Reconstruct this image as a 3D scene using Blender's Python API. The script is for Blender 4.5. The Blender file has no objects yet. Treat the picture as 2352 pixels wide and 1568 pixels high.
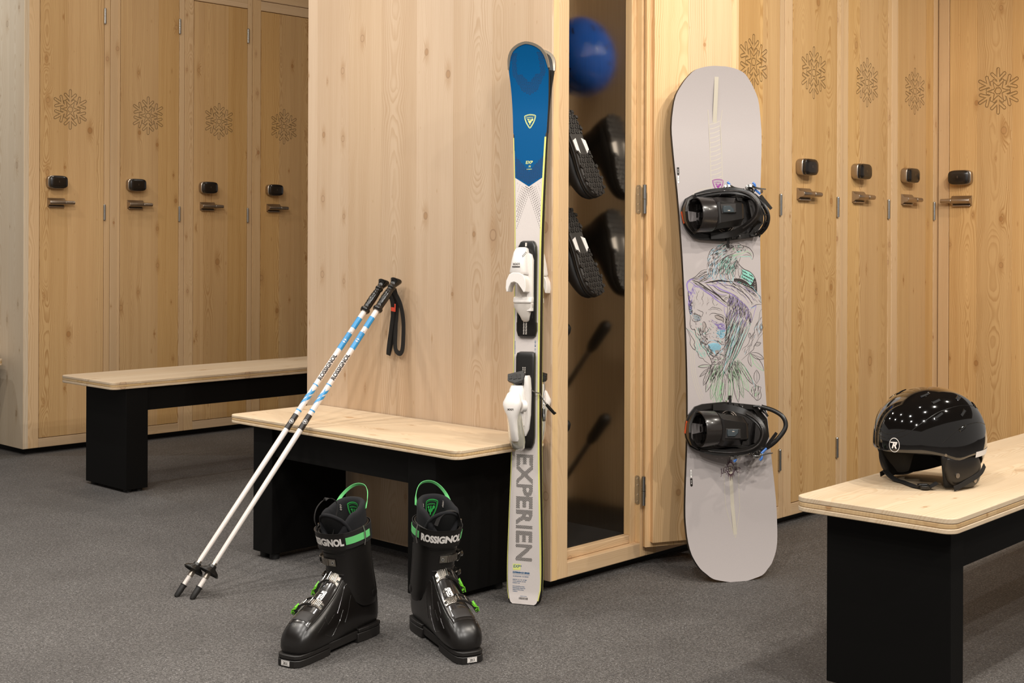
import bpy, bmesh, math, random
from mathutils import Vector, Matrix, Euler
sc = bpy.context.scene
COL = sc.collection
PI = math.pi
R = math.radians
# ---------------------------------------------------------------- camera
cam_d = bpy.data.cameras.new('camera'); cam = bpy.data.objects.new('camera', cam_d); COL.objects.link(cam)
cam_d.sensor_width = 36.0; cam_d.lens = 46.22; cam_d.shift_y = -0.0982; cam_d.clip_start = 0.05; cam_d.clip_end = 60
cam.rotation_mode = 'XYZ'
cam.location = (0, 0, 1.02)
_fw = Vector((math.cos(R(43.6)), math.sin(R(43.6)), 0))
cam.rotation_euler = (_fw.to_track_quat('-Z', 'Y').to_matrix() @ Matrix.Rotation(R(0.22), 3, 'Z')).to_euler()
sc.camera = cam
# ---------------------------------------------------------------- world, lights, exposure
sc.view_settings.view_transform = 'Standard'; sc.view_settings.look = 'None'
sc.view_settings.gamma = 1.0; sc.view_settings.use_curve_mapping = False
sc.view_settings.exposure = 0.22
wd = bpy.data.worlds.new('world'); sc.world = wd; wd.use_nodes = True
wd.node_tree.nodes['Background'].inputs[0].default_value = (1.0, 0.92, 0.84, 1)
wd.node_tree.nodes['Background'].inputs[1].default_value = 0.25
WARM = (1.0, 0.92, 0.81); NEUT = (1.0, 0.955, 0.90); COOL = (0.88, 0.94, 1.0)
def spot(loc, target, power, col=WARM, size=100, blend=.8, rad=.03):
    l = bpy.data.lights.new('ceiling_spot', 'SPOT'); l.energy = power; l.color = col
    l.spot_size = R(size); l.spot_blend = blend; l.shadow_soft_size = rad
    o = bpy.data.objects.new('ceiling_spot', l); COL.objects.link(o)
    o.location = loc; o.rotation_euler = (Vector(target) - Vector(loc)).to_track_quat('-Z', 'Y').to_euler()
    return o
def area(loc, target, power, sx, sy, col=NEUT):
    l = bpy.data.lights.new('ceiling_panel_light', 'AREA'); l.shape = 'RECTANGLE'; l.size = sx; l.size_y = sy
    l.energy = power; l.color = col
    o = bpy.data.objects.new('ceiling_panel_light', l); COL.objects.link(o)
    o.location = loc; o.rotation_euler = (Vector(target) - Vector(loc)).to_track_quat('-Z', 'Y').to_euler()
    return o
CZ = 2.95
for (x, y, p, c) in ((1.15, 1.35, 55, NEUT), (2.15, 0.45, 64, NEUT), (1.35, 2.55, 34, NEUT), (3.1, 0.45, 92, WARM), (2.5, 1.15, 8, NEUT),
                     (4.4, 0.6, 66, WARM), (2.0, 4.0, 42, WARM), (3.2, 5.1, 14, WARM), (1.3, 5.0, 40, WARM), (4.5, 4.6, 14, WARM),
                     (0.2, 0.9, 48, NEUT), (0.9, -0.5, 95, NEUT), (0.1, 2.3, 50, NEUT), (2.0, -1.0, 110, NEUT), (-0.4, -0.2, 85, NEUT), (0.6, 3.6, 50, NEUT), (3.5, -.5, 50, WARM)):
    spot((x, y, CZ - .03), (x, y, 0), p, c, 168, .3)
for (x, y, p, c, a) in ((1.35, 3.9, 90, NEUT, 76), (2.3, 3.3, 40, NEUT, 60), (3.25, 5.35, 30, WARM, 46), (1.0, 2.6, 40, NEUT, 80)):
    spot((x, y, CZ - .03), (x, y, 0), p, c, a, .6)
spot((2.0, 6.8, CZ - .03), (2.6, 6.6, 0.8), 50, COOL, 120, .6)

# ---------------------------------------------------------------- node helper and materials
def s2l(c):
    if isinstance(c, str): c = [int(c[i:i+2], 16) / 255 for i in (0, 2, 4)]
    return tuple((v / 12.92 if v <= .04045 else ((v + .055) / 1.055) ** 2.4) for v in c) + (1,)
class NT:
    def __init__(s, name):
        s.m = bpy.data.materials.new(name); s.m.use_nodes = True; s.t = s.m.node_tree
        s.b = s.t.nodes['Principled BSDF']
    def n(s, typ, **kw):
        nd = s.t.nodes.new(typ)
        for k, v in kw.items(): setattr(nd, k, v)
        return nd
    def put(s, sock, v):
        if isinstance(v, bpy.types.NodeSocket): s.t.links.new(v, sock)
        elif v is not None: sock.default_value = v
    def m2(s, op, a, b=None, c=None):
        nd = s.n('ShaderNodeMath', operation=op); s.put(nd.inputs[0], a); s.put(nd.inputs[1], b)
        if c is not None: s.put(nd.inputs[2], c)
        return nd.outputs[0]
    def vec(s, x, y, z):
        nd = s.n('ShaderNodeCombineXYZ'); s.put(nd.inputs[0], x); s.put(nd.inputs[1], y); s.put(nd.inputs[2], z); return nd.outputs[0]
    def noise(s, v, scale, detail=2, rough=.5):
        nd = s.n('ShaderNodeTexNoise'); s.put(nd.inputs['Vector'], v); s.put(nd.inputs['Scale'], scale)
        nd.inputs['Detail'].default_value = detail; nd.inputs['Roughness'].default_value = rough; return nd.outputs['Fac']
    def ramp(s, f, lo, hi, a=0.0, b=1.0, smooth=True):
        nd = s.n('ShaderNodeMapRange', interpolation_type='SMOOTHSTEP' if smooth else 'LINEAR')
        s.put(nd.inputs['Value'], f); nd.inputs['From Min'].default_value = lo; nd.inputs['From Max'].default_value = hi
        nd.inputs['To Min'].default_value = a; nd.inputs['To Max'].default_value = b; return nd.outputs[0]
    def mix(s, f, a, b, blend='MIX'):
        nd = s.n('ShaderNodeMix', data_type='RGBA', blend_type=blend)
        s.put(nd.inputs[0], f); s.put(nd.inputs[6], a); s.put(nd.inputs[7], b); return nd.outputs[2]
    def bump(s, h, strength=.3, dist=.001, normal=None):
        nd = s.n('ShaderNodeBump'); s.put(nd.inputs['Height'], h); nd.inputs['Strength'].default_value = strength
        nd.inputs['Distance'].default_value = dist
        if normal is not None: s.put(nd.inputs['Normal'], normal)
        return nd.outputs[0]
    def set(s, **kw):
        for k, v in kw.items(): s.put(s.b.inputs[k.replace('_', ' ')], v)
        return s.m
def plain(name, col, rough=.5, metal=0, coat=0, grain=0.0, gscale=400, spec=None, trans=0, sheen=0):
    t = NT(name); c = s2l(col)
    t.set(Roughness=rough, Metallic=metal)
    if coat: t.b.inputs['Coat Weight'].default_value = coat; t.b.inputs['Coat Roughness'].default_value = .06
    if spec is not None: t.b.inputs['Specular IOR Level'].default_value = spec
    if trans: t.b.inputs['Transmission Weight'].default_value = trans
    if sheen: t.b.inputs['Sheen Weight'].default_value = sheen; t.b.inputs['Sheen Roughness'].default_value = .5
    tc = t.n('ShaderNodeTexCoord').outputs['Object']
    nz = t.noise(tc, gscale, 2)
    f = t.ramp(nz, .3, .7, 0, 1)
    c2 = tuple(min(1, v * .97 if not grain else v * .8) for v in c[:3]) + (1,)
    t.set(Base_Color=t.mix(f, c, c2))
    if grain: t.set(Normal=t.bump(nz, grain, .0006))
    return t.m
def wood(name, light, dark, knot, bw=.13, axes='xz', flake=None, contrast=.55, knots=1.0, along='z', vary=.10, ringf=190):
    """solid softwood boards glued side by side; axes = (across, along) object axes"""
    t = NT(name)
    tc = t.n('ShaderNodeTexCoord').outputs['Object']
    sx = t.n('ShaderNodeSeparateXYZ'); t.put(sx.inputs[0], tc)
    ax = {'x': sx.outputs[0], 'y': sx.outputs[1], 'z': sx.outputs[2]}
    rnd = t.n('ShaderNodeObjectInfo').outputs['Random']
    u0 = ax[axes[0]]; w0 = ax[axes[1]]
    third = ax[[a for a in 'xyz' if a not in axes][0]]
    ro = t.m2('MULTIPLY', rnd, 23.7)
    u = t.m2('ADD', t.m2('ADD', u0, t.m2('MULTIPLY', third, .6)), ro)
    w = t.m2('ADD', w0, t.m2('MULTIPLY', ro, 3.1))
    ub = t.m2('DIVIDE', u, bw)
    idn = t.m2('FLOOR', ub)
    wn = t.n('ShaderNodeTexWhiteNoise', noise_dimensions='1D'); t.put(wn.inputs['W'], idn)
    rs = t.n('ShaderNodeSeparateColor'); t.put(rs.inputs[0], wn.outputs['Color'])
    r1, r2, r3 = rs.outputs[0], rs.outputs[1], rs.outputs[2]
    uu = t.m2('MULTIPLY', t.m2('SUBTRACT', t.m2('FRACT', ub), .5), bw)
    wobv = t.vec(t.m2('MULTIPLY', idn, 7.3), 0, w)
    wob = t.m2('SUBTRACT', t.noise(wobv, 1.9, 3, .5), .5)
    cx = t.m2('ADD', t.m2('MULTIPLY', t.m2('SUBTRACT', r1, .5), bw * 1.5), t.m2('MULTIPLY', wob, .03))
    cy = t.m2('ADD', t.m2('MULTIPLY', r2, .05), t.m2('MULTIPLY', wob, .13))
    # knots
    kx, kz = .105, .27
    vo = t.n('ShaderNodeTexVoronoi', voronoi_dimensions='2D'); t.put(vo.inputs['Vector'], t.vec(t.m2('DIVIDE', u, kx), t.m2('DIVIDE', w, kz), 0)); vo.inputs['Scale'].default_value = 1
    vp = t.n('ShaderNodeSeparateXYZ'); t.put(vp.inputs[0], vo.outputs['Position'])
    du = t.m2('SUBTRACT', u, t.m2('MULTIPLY', vp.outputs[0], kx)); dw = t.m2('SUBTRACT', w, t.m2('MULTIPLY', vp.outputs[1], kz))
    vc = t.n('ShaderNodeSeparateColor'); t.put(vc.inputs[0], vo.outputs['Color'])
    ksz = t.m2('MULTIPLY', t.m2('POWER', vc.outputs[0], 3.2), .0125 * knots)
    dd = t.m2('SQRT', t.m2('ADD', t.m2('MULTIPLY', du, du), t.m2('MULTIPLY', t.m2('MULTIPLY', dw, dw), .62)))
    kk = t.m2('DIVIDE', dd, t.m2('ADD', ksz, .0012))
    dd2 = t.m2('SQRT', t.m2('ADD', t.m2('MULTIPLY', du, du), t.m2('MULTIPLY', t.m2('MULTIPLY', dw, dw), .1)))
    kinf = t.m2('DIVIDE', 1.0, t.m2('ADD', 1.0, t.m2('POWER', t.m2('DIVIDE', dd2, t.m2('ADD', t.m2('MULTIPLY', ksz, 1.7), .0015)), 2.5)))
    yy = t.m2('ADD', t.m2('MULTIPLY', t.m2('SUBTRACT', uu, cx), t.m2('SUBTRACT', uu, cx)), t.m2('MULTIPLY', cy, cy))
    r = t.m2('SQRT', yy)
    fine = t.noise(t.vec(t.m2('MULTIPLY', u, 1.0), 0, t.m2('MULTIPLY', w, .12)), 22, 2, .5)
    r = t.m2('ADD', r, t.m2('MULTIPLY', t.m2('SUBTRACT', fine, .5), .014))
    r = t.m2('ADD', r, t.m2('MULTIPLY', kinf, t.m2('MULTIPLY', ksz, 2.6)))
    rf = t.m2('ADD', t.m2('MULTIPLY', r, ringf), t.m2('MULTIPLY', t.noise(t.vec(t.m2('MULTIPLY', r, 18), idn, 0), 1, 1), 7))
    fr = t.m2('FRACT', rf)
    late = t.m2('MULTIPLY', t.ramp(fr, .30, .86), t.ramp(fr, 1.0, .90))
    seg = t.noise(t.vec(t.m2('MULTIPLY', r, 45), t.m2('MULTIPLY', idn, 3), t.m2('MULTIPLY', w, .4)), 1.0, 1)
    late = t.m2('MULTIPLY', late, t.ramp(seg, .3, .75, .25, 1))
    fib = t.noise(t.vec(t.m2('MULTIPLY', u, 300), t.m2('MULTIPLY', third, 300), t.m2('MULTIPLY', w, 7)), 1, 2, .6)
    tone = t.noise(t.vec(t.m2('MULTIPLY', u, 9), idn, t.m2('MULTIPLY', w, .5)), 1, 2)
    L, D, K = s2l(light), s2l(dark), s2l(knot)
    col = t.mix(t.m2('MULTIPLY', late, contrast), L, D)
    D2 = tuple((a * .45 + b * .55) for a, b in zip(L, D))
    col = t.mix(t.ramp(tone, .35, .75, 0, .5), col, D2)
    col = t.mix(t.ramp(fib, .35, .8, 0, .16), col, D)
    hv = t.n('ShaderNodeHueSaturation'); t.put(hv.inputs['Value'], t.m2('ADD', 1 - vary * .5, t.m2('MULTIPLY', r3, vary)))
    t.put(hv.inputs['Saturation'], t.m2('ADD', .95, t.m2('MULTIPLY', r1, .12))); t.put(hv.inputs['Color'], col); col = hv.outputs[0]
    col = t.mix(t.m2('MULTIPLY', t.ramp(kinf, .25, 1.0), .45), col, D)
    kring = t.noise(t.vec(t.m2('MULTIPLY', kk, 3), vc.outputs[1], 0), 1.2, 1)
    kcol = t.mix(t.ramp(kring, .35, .65), K, D)
    K2 = tuple(a * .5 + b * .5 for a, b in zip(K, L)); kcol = t.mix(t.ramp(vc.outputs[2], .35, .65), kcol, K2)
    kmask = t.m2('MULTIPLY', t.ramp(kk, 1.05, .8), t.ramp(ksz, .0012, .0022))
    col = t.mix(t.m2('MULTIPLY', kmask, .62), col, kcol)
    rim = t.m2('MULTIPLY', t.m2('MULTIPLY', t.ramp(kk, .75, .98), t.ramp(kk, 1.2, 1.02)), t.ramp(ksz, .0015, .003))
    col = t.mix(t.m2('MULTIPLY', rim, .32), col, s2l('5a3418'))
    seam = t.m2('ABSOLUTE', t.m2('SUBTRACT', t.m2('FRACT', ub), .5))
    col = t.mix(t.ramp(seam, .494, .499, 0, .25), col, D)
    t.set(Base_Color=col, Roughness=.52)
    t.b.inputs['Specular IOR Level'].default_value = .35
    h = t.m2('ADD', t.m2('MULTIPLY', late, .5), t.m2('MULTIPLY', fib, .5))
    nrm = t.bump(h, .22, .0006)
    if flake:
        fx, fz = flake
        px = t.m2('SUBTRACT', u0, fx); pz = t.m2('SUBTRACT', w0, fz)
        rho = t.m2('SQRT', t.m2('ADD', t.m2('MULTIPLY', px, px), t.m2('MULTIPLY', pz, pz)))
        an = t.m2('ARCTAN2', px, pz)
        an = t.m2('SUBTRACT', t.m2('FLOORED_MODULO', t.m2('ADD', an, PI / 6), PI / 3), PI / 6)
        qx = t.m2('MULTIPLY', rho, t.m2('COSINE', an)); qy = t.m2('ABSOLUTE', t.m2('MULTIPLY', rho, t.m2('SINE', an)))
        def segd(ax_, ay_, bx_, by_):
            L2 = (bx_ - ax_) ** 2 + (by_ - ay_) ** 2
            ex = t.m2('SUBTRACT', qx, ax_); ey = t.m2('SUBTRACT', qy, ay_)
            dt = t.m2('DIVIDE', t.m2('ADD', t.m2('MULTIPLY', ex, bx_ - ax_), t.m2('MULTIPLY', ey, by_ - ay_)), L2)
            nd = t.n('ShaderNodeClamp'); t.put(nd.inputs[0], dt); dt = nd.outputs[0]
            gx = t.m2('SUBTRACT', ex, t.m2('MULTIPLY', dt, bx_ - ax_)); gy = t.m2('SUBTRACT', ey, t.m2('MULTIPLY', dt, by_ - ay_))
            return t.m2('SQRT', t.m2('ADD', t.m2('MULTIPLY', gx, gx), t.m2('MULTIPLY', gy, gy)))
        d = segd(.030, 0, .090, 0)
        d = t.m2('MINIMUM', d, segd(.046, 0, .071, .0265))
        d = t.m2('MINIMUM', d, segd(.026, 0, .042, .0175))
        o = t.m2('ABSOLUTE', t.m2('SUBTRACT', d, .0058))
        hexd = t.m2('ABSOLUTE', t.m2('SUBTRACT', qx, .0125))
        o = t.m2('MINIMUM', o, hexd)
        g = t.ramp(o, .0002, .0022)
        nrm = t.bump(g, 1.0, .006, nrm)
    t.set(Normal=nrm)
    return t.m

# ---------------------------------------------------------------- mesh builder
class MB:
    def __init__(s): s.v = []; s.f = []; s.mi = []; s.mats = []
    def mat(s, m):
        if m not in s.mats: s.mats.append(m)
        return s.mats.index(m)
    def add(s, vs, fs, m, T=None):
        o = len(s.v); k = s.mat(m)
        for p in vs:
            p = Vector(p)
            if T is not None: p = T @ p if isinstance(T, Matrix) else Vector(T(p))
            s.v.append(p)
        for f in fs: s.f.append([i + o for i in f]); s.mi.append(k)
        return s
    def box(s, a, b, m, T=None):
        x0, y0, z0 = a; x1, y1, z1 = b
        vs = [(x0, y0, z0), (x1, y0, z0), (x1, y1, z0), (x0, y1, z0), (x0, y0, z1), (x1, y0, z1), (x1, y1, z1), (x0, y1, z1)]
        return s.add(vs, [(0, 3, 2, 1), (4, 5, 6, 7), (0, 1, 5, 4), (1, 2, 6, 5), (2, 3, 7, 6), (3, 0, 4, 7)], m, T)
    def loft(s, rings, m, caps=True, T=None, closed=False):
        n = len(rings[0]); vs = [p for r in rings for p in r]; fs = []
        k = len(rings)
        for i in range(k - (0 if closed else 1)):
            a, b = i * n, ((i + 1) % k) * n
            for j in range(n):
                j2 = (j + 1) % n
                fs.append((a + j, a + j2, b + j2, b + j))
        if caps and not closed:
            fs.append(tuple(range(n - 1, -1, -1))); fs.append(tuple(range((k - 1) * n, k * n)))
        return s.add(vs, fs, m, T)
    def tube(s, pts, r, m, n=10, T=None, closed=False, flat=1.0, up=None):
        pts = [Vector(p) for p in pts]; k = len(pts)
        rs = r if isinstance(r, (list, tuple)) else [r] * k
        rings = []; prev = Vector(up) if up else None
        for i, p in enumerate(pts):
            if closed: d = pts[(i + 1) % k] - pts[i - 1]
            else: d = pts[min(i + 1, k - 1)] - pts[max(i - 1, 0)]
            d.normalize()
            if prev is None: prev = Vector((0, 0, 1)) if abs(d.z) < .9 else Vector((1, 0, 0))
            a = prev - d * prev.dot(d)
            if a.length < 1e-5: a = d.orthogonal()
            a.normalize(); b = d.cross(a); prev = a
            rings.append([p + a * (math.cos(2 * PI * j / n) * rs[i] * flat) + b * (math.sin(2 * PI * j / n) * rs[i]) for j in range(n)])
        return s.loft(rings, m, True, T, closed)
    def cyl(s, a, b, r, m, n=16, T=None, r2=None):
        return s.tube([a, b], [r, r if r2 is None else r2], m, n, T)
    def ribbon(s, pts, w, th, nrm, m, T=None, closed=False):
        """flat strap: width w along the side direction, thickness th along the (per-point) normal"""
        pts = [Vector(p) for p in pts]; k = len(pts); rings = []
        for i, p in enumerate(pts):
            d = (pts[(i + 1) % k] - pts[i - 1]) if closed else (pts[min(i + 1, k - 1)] - pts[max(i - 1, 0)])
            d.normalize()
            nn = Vector(nrm(i) if callable(nrm) else nrm); nn = nn - d * nn.dot(d); nn.normalize()
            sd = d.cross(nn); ww = (w[i] if isinstance(w, (list, tuple)) else w) / 2
            rings.append([p - sd * ww - nn * th / 2, p + sd * ww - nn * th / 2, p + sd * ww + nn * th / 2, p - sd * ww + nn * th / 2])
        return s.loft(rings, m, True, T, closed)
    def prism(s, poly, z0, z1, m, T=None):
        """poly: list of (x,y) counter-clockwise; extruded z0..z1"""
        n = len(poly)
        vs = [(x, y, z0) for x, y in poly] + [(x, y, z1) for x, y in poly]
        fs = [tuple(range(n - 1, -1, -1)), tuple(range(n, 2 * n))] + [(i, (i + 1) % n, n + (i + 1) % n, n + i) for i in range(n)]
        return s.add(vs, fs, m, T)
    def lathe(s, prof, m, n=24, T=None):
        rings = [[(r * math.cos(2 * PI * j / n), r * math.sin(2 * PI * j / n), z) for j in range(n)] for r, z in prof]
        return s.loft(rings, m, True, T)
    def obj(s, name, parent=None, smooth=35, bevel=0, sub=0, seg=2, solid=0):
        me = bpy.data.meshes.new(name); me.from_pydata([tuple(p) for p in s.v], [], s.f)
        for m in s.mats: me.materials.append(m)
        me.polygons.foreach_set('material_index', s.mi)
        if smooth:
            me.polygons.foreach_set('use_smooth', [True] * len(me.polygons))
            me.set_sharp_from_angle(angle=R(smooth))
        me.update(); me.validate()
        o = bpy.data.objects.new(name, me); COL.objects.link(o)
        if parent: o.parent = parent
        if solid:
            mo = o.modifiers.new('solid', 'SOLIDIFY'); mo.thickness = solid; mo.offset = -1
        if bevel:
            mo = o.modifiers.new('bevel', 'BEVEL'); mo.width = bevel; mo.segments = seg; mo.limit_method = 'ANGLE'; mo.angle_limit = R(40)
        if sub:
            mo = o.modifiers.new('sub', 'SUBSURF'); mo.levels = sub; mo.render_levels = sub
        return o
def tag(o, label, cat, group=None):
    o['label'] = label; o['category'] = cat
    if group: o['group'] = group
    return o
def thing(name, label, cat, loc=(0, 0, 0), rz=0, group=None, M=None):
    o = bpy.data.objects.new(name, None); COL.objects.link(o); o.empty_display_size = .05
    if M is not None: o.matrix_world = M
    else: o.location = loc; o.rotation_euler = (0, 0, rz)
    return tag(o, label, cat, group)
def frame(origin, X, Z):
    """matrix whose local z is Z and local x is close to X"""
    Z = Vector(Z).normalized(); X = Vector(X); X = (X - Z * X.dot(Z)).normalized(); Y = Z.cross(X)
    M = Matrix((X, Y, Z)).transposed().to_4x4(); M.translation = Vector(origin); return M
def copy_tree(root, label, loc=None, rz=None):
    r = root.copy(); COL.objects.link(r); r['label'] = label
    if loc is not None: r.location = loc
    if rz is not None: r.rotation_euler = (0, 0, rz)
    for ch in [c for c in root.children]:
        c = ch.copy(); COL.objects.link(c); c.parent = r
        for g in [g for g in ch.children]:
            d = g.copy(); COL.objects.link(d); d.parent = c
    return r
def struct(o): o['kind'] = 'structure'; return o
_tc = {}
def text(s, size=1.0, bold=0.0, space=1.0, shear=0.0, res=3):
    """flat lettering as (verts, faces), origin at centre; size = cap height"""
    key = (s, bold, space, shear, res)
    if key not in _tc:
        cu = bpy.data.curves.new('txt', 'FONT'); cu.body = s; cu.size = 1; cu.offset = bold; cu.space_character = space
        cu.shear = shear; cu.resolution_u = res; cu.fill_mode = 'FRONT'
        ob = bpy.data.objects.new('txt', cu); COL.objects.link(ob)
        bpy.context.view_layer.update()
        me = bpy.data.meshes.new_from_object(ob.evaluated_get(bpy.context.evaluated_depsgraph_get()))
        vs = [tuple(v.co) for v in me.vertices]; fs = [tuple(p.vertices) for p in me.polygons]
        bpy.data.objects.remove(ob); bpy.data.curves.remove(cu); bpy.data.meshes.remove(me)
        xs = [v[0] for v in vs]; cx = (min(xs) + max(xs)) / 2
        _tc[key] = ([((x - cx) / .72, (y - .36) / .72) for x, y, z in vs], fs, (max(xs) - min(xs)) / .72)
    v, f, wdt = _tc[key]
    return [(x * size, y * size, 0) for x, y in v], f, wdt * size
def dense(v, f, mx):
    """triangulated copy with no edge longer than about mx, so that lettering can follow a curve"""
    bm = bmesh.new(); V = [bm.verts.new(p) for p in v]
    for q in f:
        try: bm.faces.new([V[i] for i in q])
        except ValueError: pass
    bmesh.ops.triangulate(bm, faces=bm.faces[:])
    for _ in range(5):
        lg = [e for e in bm.edges if e.calc_length() > mx]
        if not lg: break
        bmesh.ops.subdivide_edges(bm, edges=lg, cuts=1); bmesh.ops.triangulate(bm, faces=[q for q in bm.faces if len(q.verts) > 3])
    bm.verts.index_update(); out = ([tuple(x.co) for x in bm.verts], [tuple(x.index for x in q.verts) for q in bm.faces]); bm.free(); return out
def stroke(pts, w, closed=False):
    """flat ribbon in the xy plane following pts, width w (number or list) -> verts, faces"""
    k = len(pts); vs = []; fs = []
    for i in range(k):
        a = pts[i - 1] if (closed or i > 0) else pts[0]; b = pts[(i + 1) % k] if (closed or i < k - 1) else pts[-1]
        dx, dy = b[0] - a[0], b[1] - a[1]; l = math.hypot(dx, dy) or 1
        ww = (w[i] if isinstance(w, (list, tuple)) else w) / 2
        vs += [(pts[i][0] - dy / l * ww, pts[i][1] + dx / l * ww, 0), (pts[i][0] + dy / l * ww, pts[i][1] - dx / l * ww, 0)]
    for i in range(k if closed else k - 1):
        j = (i + 1) % k; fs.append((2 * i + 1, 2 * j + 1, 2 * j, 2 * i))
    return vs, fs
def bez(p, n=12):
    """Catmull-Rom through points"""
    out = []; k = len(p)
    for i in range(k - 1):
        a = p[max(i - 1, 0)]; b = p[i]; c = p[i + 1]; d = p[min(i + 2, k - 1)]
        for j in range(n):
            u = j / n
            out.append(tuple(.5 * (2 * b[q] + (c[q] - a[q]) * u + (2 * a[q] - 5 * b[q] + 4 * c[q] - d[q]) * u * u + (-a[q] + 3 * b[q] - 3 * c[q] + d[q]) * u ** 3) for q in range(len(b))))
    out.append(tuple(p[-1])); return out
def interp(tab, x):
    """smooth table lookup: tab = [(x, v...)]"""
    if x <= tab[0][0]: return tab[0][1:]
    if x >= tab[-1][0]: return tab[-1][1:]
    for i in range(len(tab) - 1):
        if tab[i][0] <= x <= tab[i + 1][0]:
            a = tab[max(i - 1, 0)]; b = tab[i]; c = tab[i + 1]; d = tab[min(i + 2, len(tab) - 1)]
            u = (x - b[0]) / (c[0] - b[0]); res = []
            for q in range(1, len(b)):
                m0 = (c[q] - a[q]) / max(1e-9, (c[0] - a[0])) * (c[0] - b[0]); m1 = (d[q] - b[q]) / max(1e-9, (d[0] - b[0])) * (c[0] - b[0])
                res.append((2 * u**3 - 3 * u * u + 1) * b[q] + (u**3 - 2 * u * u + u) * m0 + (-2 * u**3 + 3 * u * u) * c[q] + (u**3 - u * u) * m1)
            return tuple(res)
# ---------------------------------------------------------------- wood tones and common materials
W_PALE = wood('pale_spruce_panel', 'ceb599', 'a98560', 'a37c56', .17, 'yz', contrast=.48)
W_PALEY = wood('pale_spruce_far_panel', 'd3c2aa', 'b59a78', '8c6a48', .15, 'yz', contrast=.5)
W_DOOR = wood('spruce_door', 'cfaa77', 'a0733f', '9c6838', .15, 'xz', flake=(0, 1.646), contrast=.8)
W_DOORO = wood('spruce_door_inside', 'e2bf93', 'b5854e', '9c6838', .16, 'xz', contrast=.6)
W_FRAME = wood('spruce_frame', 'd3b38a', 'ae865a', '9a5f2e', .11, 'xz', contrast=.5, knots=.6)
W_RAIL = wood('spruce_rail', 'd1b490', 'ae8a62', '9a5f2e', .11, 'zx', contrast=.5, knots=.5)
W_BX = wood('bench_spruce_x', 'd3bfa3', 'b3926c', 'a06c3a', .13, 'yx', contrast=.5, knots=.8)
W_BY = wood('bench_spruce_y', 'd3bfa3', 'b3926c', 'a06c3a', .13, 'xy', contrast=.5, knots=.8)
W_MID = wood('bench_middle_layer', 'cdae80', 'a98358', 'a06c3a', .12, 'xz', contrast=.5, knots=.5)
def endgrain():
    t = NT('layered_end_grain'); tc = t.n('ShaderNodeTexCoord').outputs['Object']
    sx = t.n('ShaderNodeSeparateXYZ'); t.put(sx.inputs[0], tc)
    a = t.m2('ADD', t.m2('MULTIPLY', t.m2('ADD', sx.outputs[0], sx.outputs[1]), 1.0), t.m2('MULTIPLY', t.noise(tc, 6, 2), .05))
    s1 = t.m2('MULTIPLY', t.m2('SINE', t.m2('MULTIPLY', t.m2('ADD', a, t.m2('MULTIPLY', sx.outputs[2], 1.1)), 1300)), t.ramp(t.noise(t.vec(t.m2('MULTIPLY', sx.outputs[0], 90), t.m2('MULTIPLY', sx.outputs[1], 90), t.m2('MULTIPLY', sx.outputs[2], 4)), 1, 2), .42, .62))
    col = t.mix(t.ramp(s1, -.2, .9, 0, .25), s2l('dcb987'), s2l('a87f50'))
    t.set(Base_Color=col, Roughness=.65, Normal=t.bump(s1, .4, .0004)); return t.m
W_END = endgrain()
BLK = plain('matt_black_laminate', '080706', .6, spec=.16, grain=.05, gscale=900)
BLKM = plain('black_plinth', '0f0e0d', .6)
def steel(name, col, rough, sc_=(1, 1, 1)):
    t = NT(name); tc = t.n('ShaderNodeTexCoord').outputs['Object']; mp = t.n('ShaderNodeMapping'); t.put(mp.inputs[0], tc); mp.inputs['Scale'].default_value = sc_
    nz = t.noise(mp.outputs[0], 40, 3)
    t.set(Base_Color=t.mix(nz, s2l(col), tuple(v * .93 for v in s2l(col)[:3]) + (1,)), Metallic=1.0, Roughness=t.ramp(nz, .3, .7, rough * .95, rough * 1.05)); return t.m
STEEL = steel('satin_nickel', 'b5aa9e', .36); ZINC = steel('zinc_plated_steel', 'b4b4b2', .3)
CHROME = steel('polished_metal', 'd0cfcc', .15)
LOCKF = plain('lock_reader_black', '17120f', .3, coat=.3)
def floor_mat():
    t = NT('flecked_rubber_floor'); tc = t.n('ShaderNodeTexCoord').outputs['Object']
    n1 = t.noise(tc, 420, 2, .75); n2 = t.noise(tc, 2.6, 3); n3 = t.noise(tc, 150, 2, .6)
    vo = t.n('ShaderNodeTexVoronoi'); t.put(vo.inputs['Vector'], tc); vo.inputs['Scale'].default_value = 330
    vc = t.n('ShaderNodeSeparateColor'); t.put(vc.inputs[0], vo.outputs['Color'])
    col = t.mix(vc.outputs[0], s2l('232120'), s2l('75716e'))
    col = t.mix(t.ramp(n1, .38, .66, 0, .6), col, s2l('7a7673'))
    col = t.mix(t.ramp(n3, .38, .62, 0, .45), col, s2l('322f2c'))
    col = t.mix(t.m2('MULTIPLY', t.ramp(vc.outputs[1], .965, .975), t.ramp(vo.outputs['Distance'], .45, .30)), col, s2l('a8a6a6'))
    col = t.mix(t.ramp(n2, .32, .72, 0, .30), col, s2l('383431'))
    t.set(Base_Color=col, Roughness=.72, Normal=t.bump(t.m2('ADD', n1, n3), .6, .0022))
    t.b.inputs['Specular IOR Level'].default_value = .4
    return t.m
FLOOR = floor_mat()
def interior_mat():
    t = NT('glossy_locker_lining'); tc = t.n('ShaderNodeTexCoord').outputs['Object']; mp = t.n('ShaderNodeMapping'); t.put(mp.inputs[0], tc); mp.inputs['Scale'].default_value = (30, 30, .6)
    nz = t.noise(mp.outputs[0], 6, 3)
    t.set(Base_Color=t.mix(nz, s2l('c4bdb2'), s2l('b0a89c')), Metallic=1.0, Roughness=.15); return t.m
LINING = interior_mat(); LINB = plain('tan_locker_lining', 'd6bd9c', .5)
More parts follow.
